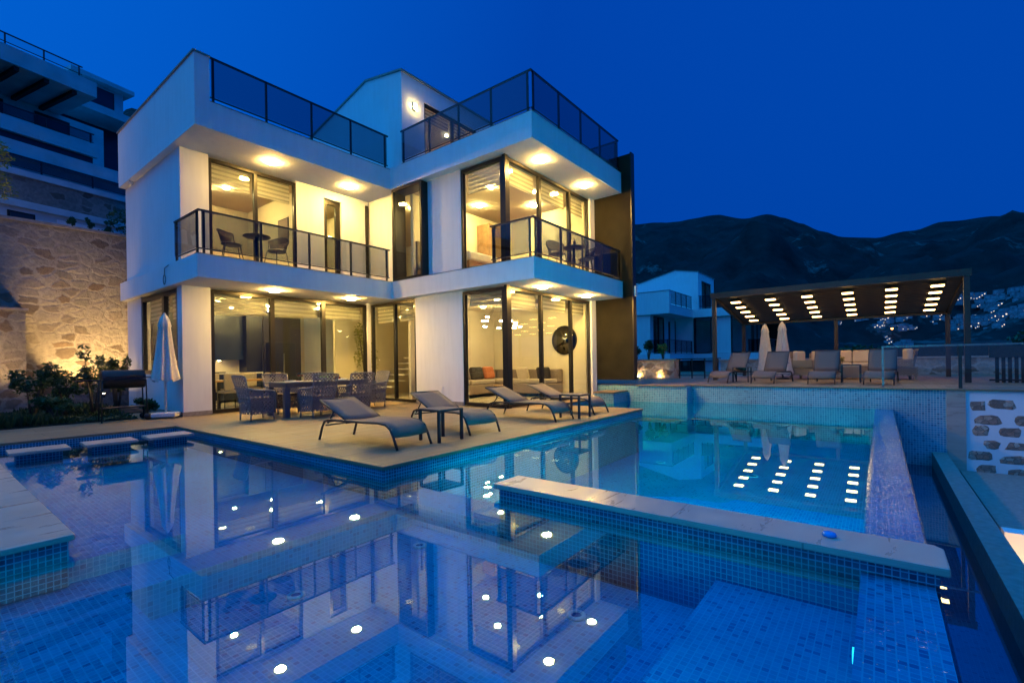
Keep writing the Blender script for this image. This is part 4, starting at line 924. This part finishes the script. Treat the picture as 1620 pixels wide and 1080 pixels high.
# roof plant on villa
t = thing('roof_unit', 'air conditioning unit on the left roof terrace behind smoked glass', 'air conditioning unit', (3.6, .8, Z2T)); B(-.4, .4, -.16, .16, .05, .65).build('casing', M['concrete'], t, bevel=.02); MB().tube([(0, -.175, .35), (0, -.16, .35)], .22, 24).build('fan_grille', M['frame'], t)
t = thing('roof_unit', 'second air conditioning unit, against the penthouse wall', 'air conditioning unit', (4.4, .9, Z2T)); B(-.36, .36, -.16, .16, .05, .75).build('casing', M['concrete'], t, bevel=.02); MB().tube([(0, -.175, .4), (0, -.16, .4)], .22, 24).build('fan_grille', M['frame'], t)

# ------------------------------------------------------------------ far terrace
TZ = .385
t = thing('pergola', 'brown metal pergola with slatted roof and six rows of lit lamps', 'pergola')
def px(a): return 3.30 - (a - 13.0) * .155
for x, y in ((13.0, -7.98), (13.0, -14.18), (17.4, -7.98), (17.4, -14.18), (17.4, -11.12)):
    B(x - .06, x + .06, y - .06, y + .06, TZ, px(x) - .16).build('post', M['pergola'], t)
def slant(x0, x1, y0, y1, h, up=0):
    return MB().add([(x0, y0, px(x0) - h + up), (x1, y0, px(x1) - h + up), (x1, y1, px(x1) - h + up), (x0, y1, px(x0) - h + up), (x0, y0, px(x0) + up), (x1, y0, px(x1) + up), (x1, y1, px(x1) + up), (x0, y1, px(x0) + up)], [(0, 3, 2, 1), (4, 5, 6, 7), (0, 1, 5, 4), (1, 2, 6, 5), (2, 3, 7, 6), (3, 0, 4, 7)])
B(12.92, 13.08, -14.28, -7.88, px(13) - .16, px(13) + .02).build('front_beam', M['pergola'], t); B(17.32, 17.48, -14.28, -7.88, px(17.4) - .16, px(17.4) + .02).build('rear_beam', M['pergola'], t)
for y in (-7.96, -14.2): slant(13.08, 17.32, y - .05, y + .05, .16).build('side_beam', M['pergola'], t)
k = 0; x = 13.2
while x < 17.25:
    MB().add([(x, -14.14, px(x) - .10), (x + .13, -14.14, px(x) - .13), (x + .13, -8.02, px(x) - .13), (x, -8.02, px(x) - .10), (x, -14.14, px(x) - .04), (x + .13, -14.14, px(x) - .07), (x + .13, -8.02, px(x) - .07), (x, -8.02, px(x) - .04)],
             [(0, 3, 2, 1), (4, 5, 6, 7), (0, 1, 5, 4), (1, 2, 6, 5), (2, 3, 7, 6), (3, 0, 4, 7)]).build('slat', M['pergola'], t); x += .185
slant(13.09, 17.31, -14.14, -8.02, .02, .01).build('roof_sheet', M['roofdark'], t)
for c, y in enumerate((-8.52, -9.57, -10.6, -11.64, -12.68, -13.67)):
    for r_ in range(5):
        x = 13.65 + r_ * .72; z = px(x) - .15
        f = B(x - .14, x + .14, y - .16, y + .16, z - .02, z).build('lamp', M['pergola'], t); B(x - .11, x + .11, y - .135, y + .135, z - .052, z - .0205).build('lens', M['lampP'], f)
for i, (y, l, rz) in enumerate(((-8.55, 'leftmost lounger facing the pool on the far terrace', -104), (-9.75, 'second lounger from the left on the far terrace, before the umbrellas', -98), (-11.15, 'third lounger on the far terrace, in front of the wicker sofa', -92), (-12.35, 'rightmost lounger on the far terrace, partly behind the glass rail', -94))):
    lt = lounger(l, (11.0, y, TZ), R(rz), 'upright loungers on the far terrace')
for o in [o for o in COL.objects if o.parent and o.parent.get('group') == 'upright loungers on the far terrace' and o.name.split('.')[0] in ('backrest', 'back_frame', 'back_strut')]:
    if o.name.startswith('back_strut'): o.scale = (1, 1, 1)
    # steeper backs: rotate about the hinge line (y 1.10, z .335)
    a = R(34); o.rotation_euler = (a, 0, 0); h = Vector((0, 1.10, .335)); o.location = h - Matrix.Rotation(a, 3, 'X') @ h
side_table('small side table beside the leftmost far lounger', (11.9, -9.05, TZ)); side_table('small side table left of the third far lounger back', (12.3, -11.75, TZ), 0, .46, .5)
# wicker lounge set
def wsofa(label, loc, rz, w):
    t = thing('wicker_sofa', label, 'sofa', loc, rz, 'sand wicker seats under the pergola')
    B(-w / 2, w / 2, -.38, .38, .12, .38).build('seat_frame', M['wick2'], t); B(-w / 2 + .05, w / 2 - .05, -.36, .34, .16, .36).build('inner_base', M['strand2'], t)
    vs = []; K = 13
    for z, o in ((.38, 0), (.66, .05), (.86, .10)):
        for k in range(K): f = k / (K - 1) * 2 - 1; vs.append((f * w / 2, .36 + o - .12 * f * f, z + (.06 * (1 - f * f) if z > .8 else 0)))
    MB().add(vs, [(r * K + k, r * K + k + 1, r * K + K + k + 1, r * K + K + k) for r in range(2) for k in range(K - 1)], True).build('backrest', M['wick2'], t)
    for sx in (-1, 1): B(sx * w / 2 - .05, sx * w / 2 + .05, -.38, .26, .39, .62).build('armrest', M['wick2'], t)
    n = max(1, round(w / .62))
    for k in range(n): x0 = -w / 2 + .07 + (w - .14) * k / n; B(x0, x0 + (w - .14) / n - .02, -.36, .22, .39, .52).build('seat_cushion', M['cushion'], t, bevel=.04)
    for k in range(n): x0 = -w / 2 + .07 + (w - .14) * k / n; B(x0, x0 + (w - .14) / n - .02, .14, .30, .53, .93).build('back_cushion', M['cushion'], t, bevel=.05)
    for sx in (-1, 1):
        for y in (-.33, .33): B(sx * (w / 2 - .05) - .03, sx * (w / 2 - .05) + .03, y - .03, y + .03, 0, .12).build('leg', M['strand2'], t)
    return t
wsofa('long curved wicker sofa with cream cushions under the pergola', (15.9, -11.35, TZ), R(-90), 1.95)
wsofa('wicker armchair with a cream cushion near the closed umbrellas', (14.6, -10.45, TZ), R(-20), .72); wsofa('wicker armchair with its back to the pool, right of the long sofa', (14.9, -12.85, TZ), R(190), .72)
t = thing('wicker_coffee_table', 'low wicker table with a small bunch of flowers before the long sofa', 'table', (14.7, -11.4, TZ)); B(-.3, .3, -.5, .5, .05, .38).build('table_base', M['wick2'], t); B(-.32, .32, -.52, .52, .38, .41).build('table_top', M['strand2'], t)
plant('flower_vase', 'small bunch of orange flowers on the wicker table', 'flowers', (14.7, -11.4, TZ + .412), .4, .12, 160, .03, 'leaf2', seed=77, stems=3, clumps=3)
# walls and rails
t = thing('terrace_wall', 'cream rubble parapet wall along the back of the far terrace', 'wall')
B(20.0, 20.3, -17.5, -6.4, TZ, 1.0).build('masonry', M['lowrubble'], t); B(19.95, 20.35, -17.5, -6.35, 1.0, 1.06).build('cap', M['ledge'], t)
t = thing('stone_planter', 'low rubble planter lit by warm wall lights beyond the dark fin', 'planter')
B(14.3, 15.0, -6.15, -1.0, TZ, 1.08).build('masonry', M['lowrubble'], t); B(14.25, 15.05, -6.2, -1.0, 1.08, 1.13).build('cap', M['ledge'], t)
for i, y in enumerate((-4.75, -5.6)):
    t = thing('planter_light', ['left warm light at the foot of the stone planter', 'right warm light at the foot of the stone planter'][i], 'light', (14.2, y, TZ), 0, 'lights at the planter'); B(-.03, .03, -.04, .04, 0, .06).build('housing', M['frame'], t); B(-.015, .04, -.03, .03, .061, .07).build('lens', M['gardenL'], t)
for i, (y, h, l) in enumerate(((-4.5, .6, 'spiky dark potted plant nearest the dark fin'), (-5.0, .8, 'tall columnar plant on the stone planter'), (-5.6, .65, 'bright green bushy plant at the right end of the planter'))):
    plant('planter_plant', l, 'plant', (14.65, y, 1.1), h, .2, 500, .05, ['leaf', 'leaf', 'leaf2'][i], 'plants on the stone planter', seed=90 + i)
t = thing('glass_fence', 'low glass fence with black posts left of the pergola', 'fence'); railing(t, [(14.2, -6.3), (14.2, -7.85)], TZ, .75, .52, 'clear')
t = thing('glass_balustrade', 'tall glass balustrade with a steel handrail along the right side of the terrace edge', 'balustrade')
B(10.07, 10.13, -18, -12.42, 1.30, 1.34).box(10.07, 10.13, -12.46, -12.42, TZ, 1.2995).build('handrail', M['lightrail'], t)
for y in (-13.75, -15.05, -16.35): B(10.07, 10.13, y - .03, y + .03, TZ, 1.299).build('post', M['metal'], t)
for y0, y1 in ((-13.71, -12.48), (-15.01, -13.79), (-16.3, -15.09)): B(10.095, 10.105, y0, y1, TZ + .08, 1.299).build('glass_panel', M['clear'], t)
t = thing('slatted_fence', 'dark vertical slat fence at the right side of the far terrace', 'fence')
y = -14.75
B(13.2, 13.26, -19.2, -14.6, 1.02, 1.30).box(13.2, 13.26, -19.2, -14.6, .43, .47).build('fence_rail', M['darkwood'], t)
while y > -19.2: B(13.265, 13.29, y - .035, y + .035, TZ, 1.1).build('slat', M['darkwood'], t); y -= .115
t = thing('dark_backdrop_panel', 'long solid dark panel standing in for dark trees behind the cream terrace wall at right', 'fence'); B(20.4, 20.5, -24, -11.9, TZ - .2, 1.42).build('panel', M['darkwood'], t)  # panel put in for the dark band of trees behind the wall

# neighbours and trees beyond
t = thing('flat_roof_house', 'low blue grey house with a dark flat roof seen behind the umbrellas', 'house', (36, -17.0, -3)); B(0, 5, -2.4, 3.0, 0, 3.4).build('wall', M['plaster'], t); B(-.4, 5.4, -2.8, 3.4, 3.4, 4.35).build('roof_slab', M['plaster'], t); B(.5, 4.5, -1.6, 2.2, 4.35, 4.9).build('roof', M['roofdark'], t); B(-.05, -.003, -1.9, .4, .2, 3.2).build('window', M['navy'], t)
t = thing('teal_house', 'pale house corner high behind the dark fin', 'house', (50, 8.5, 0)); B(0, 8, -2.2, 5, -2, 9.5).build('wall', M['plaster'], t); B(-.5, 8, -2.8, 5, 9.5, 10.1).build('roof_slab', M['plaster'], t); B(-.05, -.003, -1.6, .6, 6.5, 8.6).build('window', M['navy'], t)
for i, (x, y, h, r, l) in enumerate(((38, -12.5, 6.0, 3.0, 'dark tree just right of the unlit villa'), (46, -21, 6.4, 3.4, 'dark round tree behind the low blue house'), (42, -25.5, 5.4, 3.0, 'dark tree right of the low blue house'), (40, -30, 4.7, 2.8, 'dark tree under the middle of the pergola view'), (48, -38, 4.6, 3.2, 'dark tree left of the town lights on the slope'), (42, 2.5, 9.5, 2.4, 'rust tinted shrub crown above the roof of the unlit villa'))):
    tree(l, (x, y, -4), h, r, 100 + i, n=3000, s=.26, trunk=.2)

# ------------------------------------------------------------------ terrain
CAM = Vector((-3.881, -12.381, 1.1147)); HD = R(37.806)
prof = [(-900, 250), (-300, 230), (0, 250), (160, 212), (215, 168), (260, 200), (420, 260), (700, 330), (860, 345), (940, 353), (1003, 352), (1060, 349), (1100, 345), (1145, 338), (1185, 343), (1215, 338), (1245, 343), (1270, 350), (1305, 362), (1340, 372), (1390, 375), (1440, 365), (1500, 350), (1560, 343), (1620, 342), (1750, 350), (2000, 380), (2600, 430)]
def ridge(az):
    x = 810 + 749.5 * math.tan(max(-1.3, min(1.3, az)))
    for (x0, y0), (x1, y1) in zip(prof[:-1], prof[1:]):
        if x0 <= x <= x1:
            f = (x - x0) / (x1 - x0); f = f * f * (3 - 2 * f); y = y0 + (y1 - y0) * f; break
    else: y = prof[0][1] if x < prof[0][0] else prof[-1][1]
    y = y + .0164 * (x - 810); return (572.1 - y) / math.hypot(749.5, x - 810)
from mathutils import noise as mn
def terr(az, r):
    R0, R1 = 260., 2300.
    k = ridge(az); zr = R1 * k + CAM.z
    t = max(0, min(1.15, (r - R0) / (R1 - R0)))
    z0 = -28 + 20 * math.exp(-r / 120)
    z = z0 + (zr - z0) * (t ** 1.25 if t <= 1 else 1 - (t - 1) * 1.5)
    p = Vector((math.cos(az) * r, math.sin(az) * r, 0)) * .004
    edge = min(1, t * 3) * (1 - min(1, max(0, (t - .7) / .3)) * .9)
    z += (mn.fractal(p, 1, 2.1, 6) * 95 + abs(mn.noise(p * .6)) * -60) * edge
    if t < .12: z += mn.noise(p * 8) * 3
    return z
m = MB(); NA, NR = 300, 95; azs = [R(-62) + R(124) * i / NA for i in range(NA + 1)]; rs = [70 * (2650 / 70.) ** (j / NR) for j in range(NR + 1)]
vs = []
for az in azs:
    th = HD - az
    for r in rs: vs.append((CAM.x + r * math.cos(th), CAM.y + r * math.sin(th), terr(az, r) if r < 2300 or True else 0))
fs = [(i * (NR + 1) + j, (i + 1) * (NR + 1) + j, (i + 1) * (NR + 1) + j + 1, i * (NR + 1) + j + 1) for i in range(NA) for j in range(NR)]
m.add(vs, fs, True); struct(m.build('hills', M['hill']))
m = MB(); T(-400, 400, -400, 400, -30, -8.2); struct(m.build('ground', M['soil']))
# town on the slope
def place(xpx, ypx):
    az = math.atan((xpx - 810) / 749.5); k = (572.1 - (ypx + .0164 * (xpx - 810))) / math.hypot(749.5, xpx - 810); r = 300
    while r < 2250:
        if terr(az, r) >= CAM.z + k * r: break
        r += 8
    th = HD - az; return Vector((CAM.x + r * math.cos(th), CAM.y + r * math.sin(th), terr(az, r))), r
hm = MB().box(-6, 6, -5, 5, -4, 6).box(-6.4, 6.4, -5.4, 5.4, 6, 6.6)
rn = random.Random(12); spots = []
path1 = [(1262, 497), (1300, 500), (1345, 505), (1385, 520), (1410, 540), (1440, 552)]
path2 = [(1508, 512), (1535, 505), (1560, 514), (1590, 500), (1625, 500)]; path3 = [(1500, 478), (1540, 476), (1580, 484), (1600, 470), (1625, 468)]; path4 = [(1385, 505), (1440, 500), (1470, 508), (1500, 510)]; path5 = [(1420, 515), (1438, 526)]
for path, cnt, sx, sy in ((path1, 78, 8, 7), (path2, 70, 10, 8), (path3, 60, 12, 9), (path4, 34, 9, 5), (path5, 14, 7, 6)):
    for _ in range(cnt):
        k = rn.random() * (len(path) - 1); i = int(k); f = k - i
        spots.append((path[i][0] + (path[i + 1][0] - path[i][0]) * f + rn.gauss(0, sx), path[i][1] + (path[i + 1][1] - path[i][1]) * f + rn.gauss(0, sy) * .6))
proto = None
for i, (xp, yp) in enumerate(spots):
    p, r = place(xp, yp)
    if proto is None:
        proto = thing('hillside_house', 'tiny pale house with lit windows in the distant town on the mountain slope', 'house', p, 0, 'houses of the distant town')
        hm.build('wall', M['nhouse'], proto)
        MB().box(-6.1, -6.01, -3, -1.2, 1.5, 3.2).box(-4, -2.2, -5.12, -5.01, 1.5, 3.2).box(-6.1, -6.01, 1.5, 3, -1.5, 0).build('window', M['townL'], proto)
        kids = [o for o in COL.objects if o.parent is proto]; cur = proto
    else:
        cur = proto.copy(); COL.objects.link(cur)
        for ch in kids:
            if ch.name.startswith('window') and rn.random() < .35: continue
            c = ch.copy(); COL.objects.link(c); c.parent = cur
    cur.location = p; cur.rotation_euler = (0, 0, HD + rn.uniform(-.9, .9)); s = rn.uniform(.35, .8) * (r / 1000) ** .5; cur.scale = (s, s, s * rn.uniform(.7, 1.1))
p, r = place(1412, 533); t = thing('street_light', 'orange street light glowing in the distant town', 'street light', p); MB().tube([(0, 0, 0), (0, 0, 9)], .3, 6).build('pole', M['metal'], t); MB().lathe([(0, -1.2), (1.2, -.6), (1.4, 0), (1.2, .6), (0, 1.2)], (0, 0, 9), 12).build('lamp_head', M['townO'], t)

# ------------------------------------------------------------------ world, sun, camera
w = bpy.data.worlds.new('World'); S.world = w; w.use_nodes = True; nt = w.node_tree; nt.nodes.clear()
out = nt.nodes.new('ShaderNodeOutputWorld'); bg = nt.nodes.new('ShaderNodeBackground')
tc = N(nt, 'ShaderNodeTexCoord'); sky = N(nt, 'ShaderNodeTexSky', sky_type='NISHITA', sun_disc=False, sun_elevation=R(-4), sun_rotation=R(0), ozone_density=6., air_density=1.2)
# dusk gradient: brighter towards the afterglow on the left, deeper away from it, raised overhead to light the pool floor
lf = HD + R(110)
dt = N(nt, 'ShaderNodeVectorMath', operation='DOT_PRODUCT'); dt.inputs[1].default_value = (math.cos(lf), math.sin(lf), 0); L(nt, tc.outputs['Generated'], dt.inputs[0])
c1 = ramp(nt, N(nt, 'ShaderNodeMath', operation='MULTIPLY_ADD').outputs[0], [(0, (0, 0, 0)), (1, (1, 1, 1))])
ma = c1.node.inputs[0].links[0].from_node; ma.inputs[1].default_value = .5; ma.inputs[2].default_value = .5; L(nt, dt.outputs['Value'], ma.inputs[0])
c1.node.color_ramp.elements[0].position = .04; c1.node.color_ramp.elements[1].position = 1.
c1.node.color_ramp.elements[0].color = (.0, .063, .43, 1); c1.node.color_ramp.elements[1].color = (.03, .40, 1.4, 1)
e = c1.node.color_ramp.elements.new(.33); e.color = (.0, .055, .40, 1)
e = c1.node.color_ramp.elements.new(.73); e.color = (.0, .115, .63, 1)
sz = N(nt, 'ShaderNodeSeparateXYZ'); L(nt, tc.outputs['Generated'], sz.inputs[0])
el = ramp(nt, sz.outputs[2], [(0, (.08,) * 3), (.2, (.092,) * 3), (.66, (.105,) * 3), (.80, (.22, .56, .31)), (1, (.26, .64, .34))])
mu = N(nt, 'ShaderNodeMix', data_type='RGBA', blend_type='MULTIPLY', Factor=1.); L(nt, c1, mu.inputs[6]); L(nt, el, mu.inputs[7])
ad = N(nt, 'ShaderNodeMix', data_type='RGBA', blend_type='ADD', Factor=.008); L(nt, mu.outputs[2], ad.inputs[6]); L(nt, sky.outputs[0], ad.inputs[7])
L(nt, ad.outputs[2], bg.inputs[0]); bg.inputs[1].default_value = 10.0; L(nt, bg.outputs[0], out.inputs[0])
ld = bpy.data.lights.new('sun', 'SUN'); ld.energy = .03; ld.angle = R(20); ld.color = (.6, .7, 1.); lo = bpy.data.objects.new('sun', ld); COL.objects.link(lo); lo.rotation_euler = (R(60), 0, HD + R(-100))
cd = bpy.data.cameras.new('camera'); cam = bpy.data.objects.new('camera', cd); COL.objects.link(cam); S.camera = cam
cam.location = CAM; cd.sensor_width = 36; cd.lens = 36 * 749.5 / 1620; cd.shift_y = 32.14 / 1620; cd.clip_start = .05; cd.clip_end = 6000
cam.rotation_euler = (Matrix.Rotation(HD - math.pi / 2, 3, 'Z') @ Matrix.Rotation(math.pi / 2, 3, 'X') @ Matrix.Rotation(-.0164, 3, 'Z')).to_euler()
S.view_settings.view_transform = 'Standard'; S.view_settings.look = 'None'; S.view_settings.exposure = 0; S.view_settings.gamma = 1
S.render.engine = 'CYCLES'; c = S.cycles; c.use_denoising = True; c.max_bounces = 10; c.transparent_max_bounces = 24; c.glossy_bounces = 4; c.diffuse_bounces = 4; c.transmission_bounces = 4
c.sample_clamp_indirect = 6; c.caustics_reflective = False; c.caustics_refractive = False; c.blur_glossy = .5
try: c.use_light_tree = True
except Exception: pass
# parts without geometry facing the world are not used; remove meshes never linked
for me in [me for me in bpy.data.meshes if me.users == 0]: bpy.data.meshes.remove(me)
